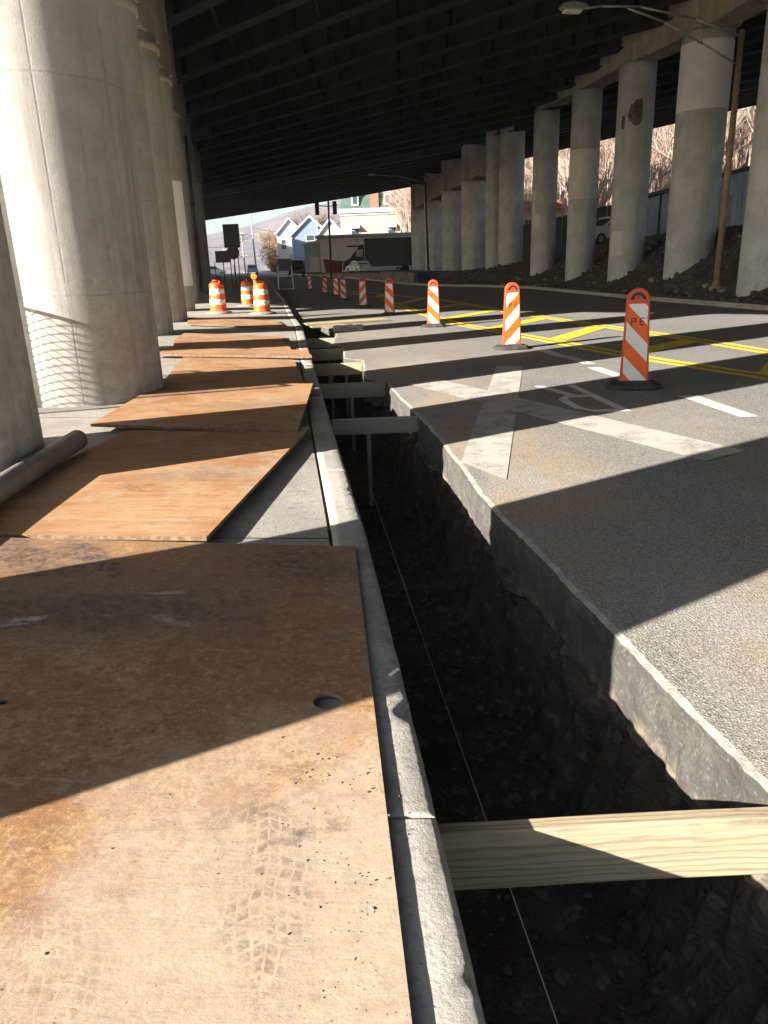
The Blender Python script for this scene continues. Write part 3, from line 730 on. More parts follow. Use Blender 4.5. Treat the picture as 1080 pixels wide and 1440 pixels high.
# ------------------------------------------------------------------ pillars
def pillar(label, x, y, r_, z0, z1, mat, group, seams=(), rings=(), pedestal=None, patches=(), ring_z=None, name='concrete_pillar'):
    t = thing(name, (x, y, z0), label, 'pillar', group)
    th = [2*math.pi*i/56 for i in range(56)]
    th.sort(); n = len(th); H = z1-z0
    zz = [0, H]
    k = 1.
    while k < H: zz.append(k); k += 1.
    zz = sorted(set(zz)); m = MB()
    for z in zz:
        ringg = False
        for a in th:
            rr = r_-(.012 if ringg else 0)
            m.v.append((rr*math.cos(a), rr*math.sin(a), z))
    for i in range(len(zz)-1):
        for j in range(n): m.face([i*n+j, i*n+(j+1) % n, (i+1)*n+(j+1) % n, (i+1)*n+j], 0, True)
    m.face([(len(zz)-1)*n+j for j in range(n)])
    m.build('shaft', M[mat], t)
    for (a0, a1, h0, h1) in patches:
        m = MB(); q = 14; rp = r_+.008
        for z in (h0, h1):
            for i in range(q+1):
                a = lerp(a0, a1, i/q); m.v.append((rp*math.cos(a), rp*math.sin(a), z))
        for i in range(q): m.face([i, i+1, q+2+i, q+1+i], 0, True)
        for z, bq in ((h0, 0), (h1, q+1)):
            b = len(m.v)
            for i in range(q+1):
                a = lerp(a0, a1, i/q); m.v.append(((r_-.01)*math.cos(a), (r_-.01)*math.sin(a), z))
            for i in range(q): m.face([bq+i, b+i, b+i+1, bq+i+1])
        m.build('repair_patch', M['patch'], t)
    if ring_z:
        m = MB(); m.lathe([(r_*.9, ring_z-.02), (r_+.06, ring_z), (r_+.06, ring_z+.16), (r_*.9, ring_z+.17)], 40); m.build('collar', M[mat], t)
    if pedestal:
        m = MB(); m.box(-r_*.92, -r_*.92, H, r_*.92, r_*.92, pedestal-z0); m.build('pedestal', M['capb'], t, bevel=.03)
    return t
GL = 'round concrete pillars left of the sidewalk'; GR = 'round concrete pillars right of the road'
AZG = 11.7; 
left = [(-3.12, 1.05, .8), (-3.1, 4.78, .8), (-3.26, 8.2, .85), (-4.75, 12.3, .75), (-5.2, 16.4, .78), (-6.0, 20.9, .8), (-7.2, 26.8, .85), (-8.6, 33.5, .85), (-10.1, 41, .9), (-11.8, 49.5, .9), (-13.5, 59, 1.0), (-16.5, 70, 1.), (-20, 82, 1.)]
llab = ['concrete pillar left of the nearest plywood sheet, beside the camera', 'shaded concrete pillar at the left edge behind the grey pipe', 'big sunlit pillar with a wire fence shadow at its foot',
        'concrete pillar half hidden behind the big sunlit pillar', 'smooth pale pillar right behind the big sunlit one', 'narrow-looking pillar next behind the smooth pale pillar', 'pillar with a light rectangular repair patch near the orange drums',
        'dark pillar just beyond the one with the light patch', 'shaded pillar carrying the black drainpipe', 'far shaded pillar left of the sign backs, tenth in the left row', 'last left pillar seen beside the sign backs', 'far left pillar hidden beyond the signs', 'farthest pillar of the left row']
for i, ((x, y, r_), lb) in enumerate(zip(left, llab)):
    z0 = zs(x, y)-.06
    H = 6.4+.1*(y-16.5) if y < 30 else 7.7
    H = max(H, 6.2)
    seams = (-1.2, -.35, 2.0, 3.6) if i > 1 else (-.5, .9, 2.4)
    pt = ()
    if i == 6: pt = ((-1.3, .15, .9, 4.2),)
    if i == 4: pt = ()
    pillar(lb, x, y, r_, z0, z0+H, 'pillar', GL, seams, (1.5, 3.1, 4.7), 11.7 if y < 70 else 10.1, pt, H-.35)
# left cap beams between pedestals
def beam(name, label, pts, w_, h_, mat, cat='beam'):
    t = thing(name, pts[0], label, cat); m = MB()
    p0 = Vector(pts[0])
    for a, b in zip(pts, pts[1:]): 
        m.bar(Vector(a)-p0, Vector(b)-p0, w_, h_)
    m.build('beam_span', M[mat], t, bevel=.03); return t
def beamthing(label, pts, w_, h_, mat):
    m = MB(); p0 = Vector(pts[0]); b = []
    q = [Vector(p)-p0 for p in pts]
    for i, p in enumerate(q):
        d = (q[min(i+1, len(q)-1)]-q[max(i-1, 0)]); d.z = 0; d.normalize(); s = Vector((d.y, -d.x, 0))*w_/2
        for v in (p-s, p+s, p+s+Vector((0, 0, h_)), p-s+Vector((0, 0, h_))): m.v.append(tuple(v))
    for i in range(len(q)-1):
        for j in range(4): m.face([4*i+j, 4*i+(j+1) % 4, 4*i+4+(j+1) % 4, 4*i+4+j])
    m.face([0, 3, 2, 1]); e = 4*(len(q)-1); m.face([e, e+1, e+2, e+3])
    o = fixn(m.build('cap_beam', M[mat], loc=tuple(p0), bevel=.03)); return tag(o, label, 'cap beam')
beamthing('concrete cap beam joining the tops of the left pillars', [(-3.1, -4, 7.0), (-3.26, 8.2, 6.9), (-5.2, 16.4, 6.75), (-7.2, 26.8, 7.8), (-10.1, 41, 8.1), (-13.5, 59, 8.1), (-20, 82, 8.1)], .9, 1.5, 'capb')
# right pillars
def zcap(y): return 8.7+.055*(y-23.5)
right = [(12.6, 17.0, .9), (12.25, 23.9, .93), (12.35, 30.6, .9), (11.65, 36.1, .78), (11.3, 42.9, .76), (10.7, 49.7, .76), (9.9, 57.0, .88), (8.75, 57.8, .55)]
rlab = ['concrete pillar just outside the right edge of the frame', 'right edge pillar beyond the tall brown lamp post', 'pillar with a pale painted top band left of the brown lamp post', 'pillar with a dark round spalled scar and a small pale patch',
        'pillar with a wide pale band halfway up', 'pillar with an L-shaped pale patch low on its left', 'stout blotchy pillar at the end of the high cap beam', 'slim pillar tight beside the stout blotchy one']
rp = [(), (), ((2.6, 5.9, 6.2, 8.4),), ((3.3, 4.1, 1.5, 2.55),), ((2.3, 6.1, 4.5, 6.9),), ((3.3, 3.75, 4.0, 5.3), (3.3, 4.2, 3.1, 4.0)), (), ()]
for (x, y, r_), lb, pt in zip(right, rlab, rp):
    z0 = zright(x-r_, y-.3)-.3
    pt = [(a, b, c-.0, d) for a, b, c, d in pt]
    pillar(lb, x, y, r_, z0, zcap(y), 'pillar_r', GR, (3.75, 4.6, 5.2), (2.2, 4.6), 11.7 if y < 59 else None, pt)
far2 = [(7.95, 62.6, .98), (7.05, 70.3, .98), (6.1, 79.6, .98), (5.2, 89.3, .98)]
flab = ['dark pillar left of the slim pillar, first under the low cap beam', 'second dark pillar under the low cap beam', 'third dark pillar under the low cap beam, behind the dark lamp pole', 'last pillar at the far corner beside the parked truck']
for (x, y, r_), lb in zip(far2, flab):
    pillar(lb, x, y, r_, zr(y)+.1, 7.6, 'pillar_r', GR, (4.2, 5.1), (3.,), 10.1)
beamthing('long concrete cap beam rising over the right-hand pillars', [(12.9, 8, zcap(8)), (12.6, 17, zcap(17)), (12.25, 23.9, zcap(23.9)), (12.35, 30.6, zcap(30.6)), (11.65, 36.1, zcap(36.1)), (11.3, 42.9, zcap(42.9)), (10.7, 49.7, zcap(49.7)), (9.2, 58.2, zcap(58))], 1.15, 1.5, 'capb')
beamthing('lower concrete cap beam over the far dark pillars', [(8.4, 59.2, 7.6), (7.95, 62.6, 7.6), (7.05, 70.3, 7.6), (6.1, 79.6, 7.6), (5.1, 90.2, 7.6)], 1.3, 1.5, 'capb')
# spalled scar on one pillar
P4 = [o for o in bpy.data.objects if o.get('label', '').startswith('pillar with a dark round')][0]
m = MB(); q = 18; rr = .785
def scar(a0, z0_, ra, rz_):
    b = len(m.v)
    for f_ in (1., .75, .5, .25, .02):
        for i in range(q):
            g = 2*math.pi*i/q; k = f_*(1+.5*nz(math.cos(g)*1.7+a0, math.sin(g)*1.7, z0_)); a = a0+ra*k*math.cos(g); rq = rr+(.006 if f_ == 1 else .014); m.v.append((rq*math.cos(a), rq*math.sin(a), z0_+rz_*k*math.sin(g)))
    for l_ in range(4):
        for i in range(q): m.face([b+l_*q+i, b+l_*q+(i+1) % q, b+(l_+1)*q+(i+1) % q, b+(l_+1)*q+i])
scar(4.45, 7.35-P4.location.z, .38, .55); scar(3.75, 7.1-P4.location.z, .12, .3)
m.build('spalled_scar', M['scar'], P4)
# black drainpipe on a left pillar
t = thing('drainpipe', (-9.15, 40.7, 0), 'thin black drainpipe down a shaded left pillar', 'drainpipe')
m = MB(); m.path([(0, 0, .6), (0, 0, 8.0)], .07, 10)
for z in (1.6, 3.2, 4.8, 6.4): m.tube((0, 0, z), (0, 0, z+.12), .1, .1, 10)
m.build('tube', M['darkmetal'], t)
# ------------------------------------------------------------------ viaduct decks
def deck(name, label, Lpts, Rpts, zb, n, gh, gw, parapet, fascia):
    # near edge Lpts[0]..; Lpts = left ends (near, far), Rpts = polylines of points left->right for near and far edges
    t = thing(name, (0, 0, 0), label, 'viaduct')
    nearp, farp = Lpts, Rpts
    def at(u, s):      # s along the girder 0..1, u from near to far
        def on(pl):
            k = s*(len(pl)-1); i = min(int(k), len(pl)-2); return Vector(pl[i]).lerp(Vector(pl[i+1]), k-i)
        return on(nearp).lerp(on(farp), u)
    S = 16
    m = MB()
    for z in (zb+gh, zb+gh+.3):
        for j in range(S+1):
            for u in (0, 1): p = at(u, j/S); m.v.append((p.x, p.y, z))
    n2 = 2*(S+1)
    for j in range(S):
        a = 2*j; m.face([a, a+1, a+3, a+2]); m.face([n2+a, n2+a+2, n2+a+3, n2+a+1])
        for s_ in (0, 1): m.face([a+s_, a+2+s_, n2+a+2+s_, n2+a+s_])
    m.face([0, 1, n2+1, n2]); m.face([2*S, 2*S+1, n2+2*S+1, n2+2*S])
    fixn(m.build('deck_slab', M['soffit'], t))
    for k in range(n):
        u = (k+.35)/(n-.3); m = MB()
        pts_ = [at(u, j/S) for j in range(S+1)]
        for a, b in zip(pts_, pts_[1:]):
            a3 = Vector((a.x, a.y, 0)); b3 = Vector((b.x, b.y, 0))
            m.bar(a3+Vector((0, 0, zb+gh/2)), b3+Vector((0, 0, zb+gh/2)), .05, gh-.06)
            m.bar(a3+Vector((0, 0, zb+.03)), b3+Vector((0, 0, zb+.03)), gw, .06)
        for j in range(0, S*4):          # web stiffeners
            p = at(u, (j+.5)/(S*4)); q_ = at(u, (j+.7)/(S*4)); d = (q_-p).normalized()
            s_ = Vector((d.y, -d.x, 0))*gw*.42
            m.bar(Vector((p.x, p.y, zb+gh/2))-s_, Vector((p.x, p.y, zb+gh/2))+s_, .03, gh-.1)
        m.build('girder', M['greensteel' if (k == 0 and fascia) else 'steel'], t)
    # cross bracing between girders
    m = MB()
    for j in range(1, S*2):
        for k in range(n-1):
            u0_, u1_ = (k+.35)/(n-.3), (k+1.35)/(n-.3); a = at(u0_, j/(S*2)); b = at(u1_, j/(S*2))
            m.bar((a.x, a.y, zb+.25), (b.x, b.y, zb+gh-.2), .1, .1); m.bar((a.x, a.y, zb+gh-.25), (b.x, b.y, zb+.2), .1, .1)
    m.build('cross_brace', M['steel'], t)['kind'] = 'stuff'
    if parapet:
        for u in (0, 1):
            m = MB()
            for j in range(S):
                a, b = at(u, j/S), at(u, (j+1)/S); m.bar((a.x, a.y, zb+gh+.75), (b.x, b.y, zb+gh+.75), .35, 1.1)
            m.build('parapet', M['capb'], t)
    return t
nd = Vector((.731, -.682)); n0 = Vector((-17.2, 9.9))
near_edge = [tuple(n0+nd*s) for s in (-60, -30, 0, 30, 60, 90)]
midA = [(-62, 128), (-40, 113), (-18, 90), (8.6, 59), (22, 41), (42, 15)]
deck('viaduct', 'near dark steel girder viaduct spanning the street overhead', near_edge, midA, 10.0, 24, 1.7, .5, True, False)
midB = [(-62, 130), (-40, 115), (-18, 92), (8.6, 61), (22, 43), (42, 17)]
farB = [(-70, 172), (-48, 157), (-26, 131), (4.4, 92), (14, 68), (30, 36)]
deck('viaduct', 'far lower girder viaduct with green edge girder above the far pillars', midB, farB, 10.0, 11, 1.5, .45, True, True)
# ------------------------------------------------------------------ delineator panels
GD = 'orange and white striped channelizer panels along the lane'
def make_delin(mirror, letters, label):
    t = thing('channelizer', (0, 0, 0), label, 'traffic channelizer', GD)
    Hh = 1.13; wb, wt = .165, .125; dp = .05; zb = .05
    poly = [(-wb, zb), (wb, zb), (wt, Hh-.12)]
    for i in range(1, 10): g = math.pi*i/10; poly.append((wt*math.cos(g), Hh-.12+.125*math.sin(g)))
    poly.append((-wt, Hh-.12))
    m = MB(); m.prism(poly, -dp, dp); body = fixn(m.build('body', M['orange'], t, bevel=.012))
    # handle recess arch: dark arc on the face
    m = MB()
    for i in range(10):
        a0, a1 = math.pi*i/10, math.pi*(i+1)/10; c = Vector((0, Hh-.125))
        for (ra, rb) in ((.048, .085),):
            q = [(c.x+ra*math.cos(a0), c.y+ra*math.sin(a0)), (c.x+rb*math.cos(a0), c.y+rb*math.sin(a0)), (c.x+rb*math.cos(a1), c.y+rb*math.sin(a1)), (c.x+ra*math.cos(a1), c.y+ra*math.sin(a1))]
            m.add([(x, -dp-.004, z) for x, z in q], [(0, 1, 2, 3)])
    m.tube((0, -dp-.006, Hh-.1), (0, -dp+.01, Hh-.1), .01, .01, 8)
    m.build('handle_slot', M['ink'], t)
    # orange sheet then white stripes cut diagonally
    def half(z): return lerp(wb, wt, (z-zb)/(Hh-.12-zb))-.022
    z0, z1 = .09, Hh-.17
    m = MB(); m.add([(-half(z0), -dp-.002, z0), (half(z0), -dp-.002, z0), (half(z1), -dp-.002, z1), (-half(z1), -dp-.002, z1)], [(0, 1, 2, 3)])
    m.build('orange_sheeting', M['orange_sheet'], t)
    sg = -1 if mirror else 1; sl_ = 1.05
    for zc in (z1-.02, z1-.42, z1-.82):
        m = MB()
        poly_ = []
        # stripe between line z = zc - sl*x*sg +- .1, clipped to sheet, sampled columnwise
        cols = 16; top = []; bot = []
        for i in range(cols+1):
            x = lerp(-.13, .13, i/cols); a = zc-sl_*x*sg
            lo, hi = max(z0, a-.1), min(z1, a+.1)
            if hi-lo < .004: continue
            if abs(x) > half((lo+hi)/2): x = math.copysign(half((lo+hi)/2), x)
            top.append((x, hi)); bot.append((x, lo))
        for i in range(len(top)-1):
            m.add([(bot[i][0], -dp-.004, bot[i][1]), (bot[i+1][0], -dp-.004, bot[i+1][1]), (top[i+1][0], -dp-.004, top[i+1][1]), (top[i][0], -dp-.004, top[i][1])], [(0, 1, 2, 3)])
        m.build('white_stripe', M['white_sheet'], t)
    if letters:
        m = MB(); u = .011; yy = -dp-.0065
        def st(a, b):
            a = Vector((a[0], 0, a[1])); b = Vector((b[0], 0, b[1])); d = (b-a).normalized(); n_ = Vector((-d.z, 0, d.x))*u/2
            m.add([Vector((0, yy, 0))+p for p in (a-n_, b-n_, b+n_, a+n_)], [(0, 1, 2, 3)])
        zt, h = z1-.16, .075
        for x0_, ch in ((-.06, 'P'), (.035, 'E')):
            X = lambda k: x0_+k*.042
            st((X(0), zt-h-u/2), (X(0), zt+u/2)); st((X(.2), zt), (X(1), zt)); st((X(.2), zt-h*.5), (X(1) if ch == 'P' else X(.85), zt-h*.5))
            if ch == 'P': st((X(1), zt+u/2), (X(1), zt-h*.5-u/2))
            else: st((X(.2), zt-h), (X(1), zt-h))
        m.build('lettering', M['ink'], t)
    m = MB(); 
    bp = [(.3, .12), (.24, .24), (.05, .28), (-.2, .26), (-.31, .14), (-.31, -.12), (-.2, -.22), (.05, -.24), (.24, -.2), (.3, -.08)]
    for (z, s_) in ((0, 1), (.035, 1), (.06, .88)):
        for (x, y) in bp: m.v.append((x*s_, y*s_, z))
    nn = len(bp)
    for k in range(2):
        for i in range(nn): m.face([k*nn+i, k*nn+(i+1) % nn, (k+1)*nn+(i+1) % nn, (k+1)*nn+i])
    m.face([2*nn+i for i in range(nn)]); m.face(list(range(nn))[::-1])
    m.box(-.185, -.07, .055, .185, .07, .085)
    m.build('rubber_base', M['rubber'], t, bevel=.008)
    return t
dl = [((3.01, 8.75), 0, 1, 'nearest and largest striped channelizer panel lettered PE', -4), ((2.38, 13.4), 1, 1, 'second striped panel from the right, standing by the yellow hatching', 10),
      ((1.42, 19.1), 0, 1, 'striped panel at the edge of the bridge shade, third from the right', -3), ((.42, 24.7), 0, 1, 'fourth striped panel from the right, first one in full shade', -8), ((-.52, 30.4), 1, 0, 'fifth striped panel from the right, in shade on its own', 5),
      ((-1.62, 38.2), 0, 1, 'sixth striped panel from the right, nearer of a close pair', 6), ((-2.28, 44.5), 0, 0, 'seventh striped panel from the right, farther of a close pair', -10), ((-3.3, 50.), 0, 0, 'eighth striped panel from the right, next to last of the row', 12), ((-5.1, 60), 1, 0, 'farthest and smallest striped panel, leftmost of the row', 0)]
protos = {}
for (pos, mir, let, lab, yaw) in dl:
    key = (mir, let)
    if key in protos: o = copy_tree(protos[key]); o['label'] = lab
    else: o = make_delin(mir, let, lab); protos[key] = o
    o.location = (pos[0], pos[1], zr(pos[1])+.002); o.rotation_euler = (R(random.uniform(-1, 1)), R(random.uniform(-.8, .8)), R(yaw)+math.atan2(-pos[0], pos[1])*.6)
# ------------------------------------------------------------------ drums
def drum(label, x, y, bad, flasher, rot=0, sq=1.):
    z = zs(x, y)+.0; t = thing('traffic_drum', (x, y, z), label, 'traffic drum', 'orange and white traffic drums on the sidewalk', rot)
    a = [M['orange_bad'], M['white_bad']] if bad else [M['orange_sheet'], M['white_sheet']]
    prof = [(.285, .06), (.285, .09), (.262, .1), (.262, .28), (.255, .285), (.255, .43), (.248, .435), (.248, .6), (.24, .605), (.24, .76), (.232, .765), (.225, .9), (.2, .94), (.17, .96), (.02, .965)]
    mats = [0, 0, 0, 0, 1, 1, 0, 0, 1, 1, 0, 0, 0, 0]
    mats = mats[:len(prof)-1]+[0]
    ext = []
    for (p, q), mm in zip(zip(prof, prof[1:]), mats):
        for k in range(3): ext.append(((lerp(p[0], q[0], k/3), lerp(p[1], q[1], k/3)), mm))
    pr = [e[0] for e in ext]+[prof[-1]]; mt = [e[1] for e in ext]
    wob = (lambda g, zz: .09*nz(math.cos(g)*2.+x, math.sin(g)*2, zz*5)+.05*nz(math.cos(g)*5, math.sin(g)*5+x, zz*9)) if bad else (lambda g, zz: .008*nz(math.cos(g)*2, math.sin(g)*2+x, zz*3))
    m = MB(); m.lathe(pr, 40, mats=mt, wob=wob); m.build('barrel', a, t)
    m = MB(); m.path([(-.11, 0, .95), (-.1, 0, 1.02), (.1, 0, 1.02), (.11, 0, .95)], .022, 8); m.build('handle', a[0], t)
    m = MB(); m.lathe([(.44, .0), (.44, .025), (.38, .055), (.26, .075), (.2, .075)], 24, wob=lambda g, z_: .07*nz(math.cos(g)*2+x, math.sin(g)*2, 1)); m.build('rubber_base', M['rubber_grey'], t)
    if flasher:
        m = MB(); m.tube((-.16, -.14, 1.06), (-.16, -.06, 1.06), .04, .04, 16); m.box(-.21, -.13, .95, -.11, -.07, 1.06); f_ = m.build('flasher_case', M['galv'], t)
        m = MB(); m.tube((-.16, -.16, 1.17), (-.16, -.04, 1.17), .1, .1, 20); m.tube((-.16, -.18, 1.17), (-.16, -.16, 1.17), .08, .1, 20); m.build('amber_lens', M['amber'], f_)
    return t
drum('battered dented traffic drum by the left pillars', -5.15, 25.0, True, False, .4)
drum('upright traffic drum with an amber flasher on top', -3.72, 24.9, False, True, .1)
drum('shaded traffic drum behind the one with the flasher', -5.1, 30.6, False, False, 2)
# ------------------------------------------------------------------ lamps and poles
def arms(m, base, tip, drop, r_):
    base = Vector(base); tip = Vector(tip); pts = []
    for i in range(13):
        k = i/12; p = base.lerp(tip, k); p.z += .35*math.sin(k*math.pi*.5)*(1-k)+0*drop; pts.append(p)
    m.path(pts, r_, 8); return pts
t = thing('street_lamp', (11.35, 25.6, .42), 'tall weathered brown street lamp with twin-tube arm, right of the pillars', 'street lamp', rz=0)
m = MB(); m.tube((0, 0, 0), (.03, .1, 7.45), .115, .085, 18); m.tube((.03, .1, 7.45), (.03, .1, 7.5), .095, .08, 18); m.build('pole', M['brownpole'], t)
m = MB(); m.lathe([(.24, 0), (.24, .05), (.15, .08), (.13, .22)], 18); m.build('base_plate', M['brownpole'], t)
m = MB(); tip = Vector((-5.1, -1.2, 7.85)); up = [Vector((.05, .1, 7.3)), Vector((-1.6, -.35, 7.72)), Vector((-3.4, -.8, 7.95)), Vector((-4.6, -1.1, 7.92)), tip]
m.path(up, .035, 8); lo = [Vector((.05, .1, 6.55)), Vector((-1.3, -.25, 7.1)), Vector((-2.6, -.6, 7.6)), Vector((-3.8, -.9, 7.9))]; m.path(lo, .032, 8)
m.tube((-1.3, -.25, 7.1), (-1.3, -.27, 7.62), .02, .02, 6); m.build('arm', M['galv'], t)
m = MB(); T = Matrix.Translation(tip+Vector((-.35, -.1, -.02))) @ Matrix.Rotation(R(12), 4, 'Z')
m.prism([(-.42, .0), (-.38, .09), (-.1, .15), (.3, .12), (.42, .03), (.3, -.04), (-.3, -.06)], -.13, .13, 0, T); hd = fixn(m.build('lamp_head', M['galv'], t, bevel=.02))
m = MB(); m.box(-.3, -.11, -.11, .2, .11, -.05, 0, T); m.build('lens', M['white_sheet'], hd)
def dark_lamp(label, x, y, z0, z1, L_, tiltx=0, heads=False):
    t = thing('street_lamp' if not heads else 'signal_pole', (x, y, z0), label, 'street lamp' if not heads else 'traffic signal', rz=0)
    m = MB(); m.tube((0, 0, 0), (tiltx, 0, z1-z0), .11, .08, 12); m.build('pole', M['darkmetal'], t)
    m = MB(); h = z1-z0
    if heads:
        m.path([(tiltx, 0, h-.6), (-1.1, -.1, h-.5)], .04, 6); m.path([(tiltx, 0, h-.6), (.9, -.1, h-.5)], .04, 6); m.build('arm', M['darkmetal'], t)
        for sx in (-.95, .65):
            m = MB(); m.box(sx-.18, -.2, h-1.3, sx+.18, .1, h-.2)
            for k in range(3): m.tube((sx, -.42, h-.4-.34*k), (sx, -.2, h-.4-.34*k), .15, .13, 10)
            m.build('signal_head', M['darkmetal'], t)
    else:
        m.path([(0, 0, h-.1), (-L_*.5, -.3, h+.5), (-L_, -.5, h+.75)], .045, 6); m.path([(0, 0, h-.9), (-L_*.55, -.33, h+.35)], .035, 6)
        m.tube((-L_*.35, -.2, h-.2), (-L_*.35, -.2, h+.35), .025, .025, 5); m.build('arm', M['galv'], t)
        m = MB(); m.lathe([(.05, -.1), (.2, -.04), (.22, .04), (.1, .14), (.02, .16)], 12, c=(0, 0)); o = m.build('lamp_head', M['galv'], t); o.location = (-L_-.35, -.5, h+.75); o.scale = (1.8, 1, 1)
    return t
dark_lamp('dark street lamp in front of the far pillars under the bridge', 5.15, 75, zr(75)+.1, 8.9, 4.8, -.2)
dark_lamp('dark pole with signal heads in front of the low white garage', -4.1, 72, .75, 7.5, 0, .1, True)
# ------------------------------------------------------------------ signs (seen from the back)
t = thing('road_sign', (-9.3, 51.5, zs(-9.3, 51.5)), 'large rectangular sign back with a round sign below on three posts', 'road sign', rz=R(3))
m = MB(); m.box(-.52, 0, 2.8, .52, .03, 4.25); m.build('sign_panel', M['signback'], t, bevel=.01)
m = MB(); m.tube((0, 0, 2.5), (0, .03, 2.5), .42, .42, 24); m.build('sign_panel', M['signback'], t)
for px in (-.22, .02, .3): m = MB(); m.box(px-.03, .04, 0, px+.03, .08, 4.2 if px == .02 else 2.8); m.build('post', M['darkmetal'], t)
t = thing('road_sign', (-10.2, 52.5, zs(-10.2, 52.5)), 'small low sign back on one post beside the left pillars', 'road sign', rz=R(2))
m = MB(); m.box(-.48, 0, 1.9, .48, .03, 2.65); m.build('sign_panel', M['signback'], t); m = MB(); m.box(-.03, .04, 0, .03, .08, 2.6); m.box(-.6, .04, .0, -.55, .08, 1.95); m.build('post', M['darkmetal'], t)
t = thing('sign_stand', (-7.2, 62, .0), 'white framed portable sign stand with a dark panel, standing in the lane', 'sign stand', rz=R(-3))
m = MB()
for s in (-1, 1): m.bar((s*.62, 0, .08), (s*.5, .15, 2.4), .07, .07)
m.bar((-.6, 0, .1), (.6, 0, .1), .07, .07); m.bar((-.57, .05, 1.1), (.57, .05, 1.1), .07, .07); m.bar((-.62, 0, .04), (-.62, 1.0, .04), .07, .07); m.bar((.62, 0, .04), (.62, 1.0, .04), .07, .07)
m.build('frame', M['white_sheet'], t); m = MB(); m.box(-.55, .08, 1.5, .55, .13, 2.4); m.build('sign_panel', M['signback'], t)
# ------------------------------------------------------------------ vehicles
def car(label, x, y, z, rz, paint, kind='suv', name='parked_car', L_=4.5, W_=1.85, Ht=1.7, cat='car'):
    t = thing(name, (x, y, z), label, cat, 'vehicles beyond the bridge', rz); h = Ht; g = .28
    body = [(-L_/2, .35), (-L_/2, .85), (-L_/2+.1, 1.0), (L_/2-1.1, 1.05), (L_/2-.15, .85), (L_/2, .6), (L_/2, .35)]
    if kind == 'suv': cab = [(-L_/2+.08, 1.0), (-L_/2+.3, h-.08), (-L_/2+.7, h), (.4, h), (1.15, 1.03)]
    else: cab = [(-L_/2+.5, 1.0), (-L_/2+1.1, h-.05), (-.3, h), (.3, h-.05), (1.15, 1.03)]
    m = MB(); m.prism(body, -W_/2, W_/2); fixn(m.build('body', M[paint], t, bevel=.07))
    m = MB(); m.prism(cab, -W_/2+.1, W_/2-.1); fixn(m.build('cabin', M[paint], t, bevel=.06))
    c = Vector((sum(p[0] for p in cab)/len(cab), sum(p[1] for p in cab)/len(cab)))
    side = [((p[0]-c.x)*.82+c.x, (p[1]-c.y)*.72+c.y) for p in cab]
    m = MB(); m.prism(side, -W_/2+.09, W_/2-.09); 
    a = [Vector(cab[0]), Vector(cab[1])]
    m.add([(a[0].lerp(a[1], .15).x-.02, -W_/2+.22, 1.1), (a[0].lerp(a[1], .15).x-.02, W_/2-.22, 1.1), (a[0].lerp(a[1], .85).x-.03, W_/2-.28, h-.18), (a[0].lerp(a[1], .85).x-.03, -W_/2+.28, h-.18)], [(0, 1, 2, 3)])
    a = [Vector(cab[-1]), Vector(cab[-2])]
    m.add([(a[0].x+.0, -W_/2+.2, 1.12), (a[0].x+.0, W_/2-.2, 1.12), (a[1].x+.08, W_/2-.28, h-.12), (a[1].x+.08, -W_/2+.28, h-.12)], [(0, 1, 2, 3)])
    fixn(m.build('window', M['glass'], t))
    for sx in (-L_/2+.85, L_/2-.9):
        for sy in (-1, 1):
            m = MB(); m.tube((sx, sy*(W_/2-.22), .34), (sx, sy*(W_/2+.01), .34), .34, .34, 20); wl = m.build('wheel', M['tyre'], t)
            m = MB(); m.tube((sx, sy*(W_/2+.0), .34), (sx, sy*(W_/2+.02), .34), .2, .18, 14); m.build('rim', M['rim'], wl)
    for sy in (-1, 1):
        m = MB(); m.box(-L_/2-.02, sy*(W_/2-.2)-.12, .8, -L_/2+.05, sy*(W_/2-.2)+.12, .95); m.build('tail_light', M['lightred'], t)
        m = MB(); m.box(L_/2-.12, sy*(W_/2-.3)-.15, .62, L_/2-.0, sy*(W_/2-.3)+.15, .76); m.build('headlight', M['white_sheet'], t)
    return t
car('silver blue car driving away on the far road', -21.6, 137, 1.12, R(100), 'carsilver', 'suv', 'car')
car('black boxy vehicle parked beyond the sign stand', -9.3, 91, .8, R(98), 'carblack', 'suv', 'parked_car', 4.3, 1.9, 1.85)
car('white car parked in front of the dark box truck', -1.9, 90.5, .85, R(115), 'carwhite', 'sedan', 'parked_car', 4.3, 1.75, 1.5)
car('white car behind the box truck near the corner pillar', 4.4, 99, .85, R(175), 'carwhite', 'sedan')
car('light car parked on the plateau behind the scarred pillar', 14.9, 49.5, 2.35, R(200), 'carwhite', 'sedan')
car('white car far down the road beyond the sign backs', -31, 150, 1.2, R(10), 'carwhite', 'suv')
t = thing('box_truck', (1.4, 93.5, .9), 'dark box truck with sloping windscreen parked beside the low garage', 'truck', rz=0)
m = MB(); m.box(-2.6, -1.2, .75, 3.6, 1.2, 3.9); m.build('cargo_box', M['carblack'], t, bevel=.05)
m = MB(); m.prism([(-2.65, .4), (-2.65, 3.3), (-3.1, 3.2), (-4.3, 1.75), (-5.2, 1.4), (-5.3, .5)], -1.05, 1.05); fixn(m.build('cab', M['carblack'], t, bevel=.08))
m = MB(); m.add([(-3.14, -.95, 3.15), (-3.14, .95, 3.15), (-4.28, .95, 1.85), (-4.28, -.95, 1.85)], [(0, 1, 2, 3)]); m.box(-3.6, -1.07, 1.9, -2.8, -1.04, 2.7); m.build('windscreen', M['carsilver'], t)
for sx in (-4.1, 2.2):
    for sy in (-1, 1): m = MB(); m.tube((sx, sy*.8, .42), (sx, sy*1.1, .42), .45, .45, 18); m.build('wheel', M['tyre'], t)
t = thing('dumpster', (-5.2, 99, .85), 'rusty red open dumpster against the low garage', 'dumpster'); m = MB()
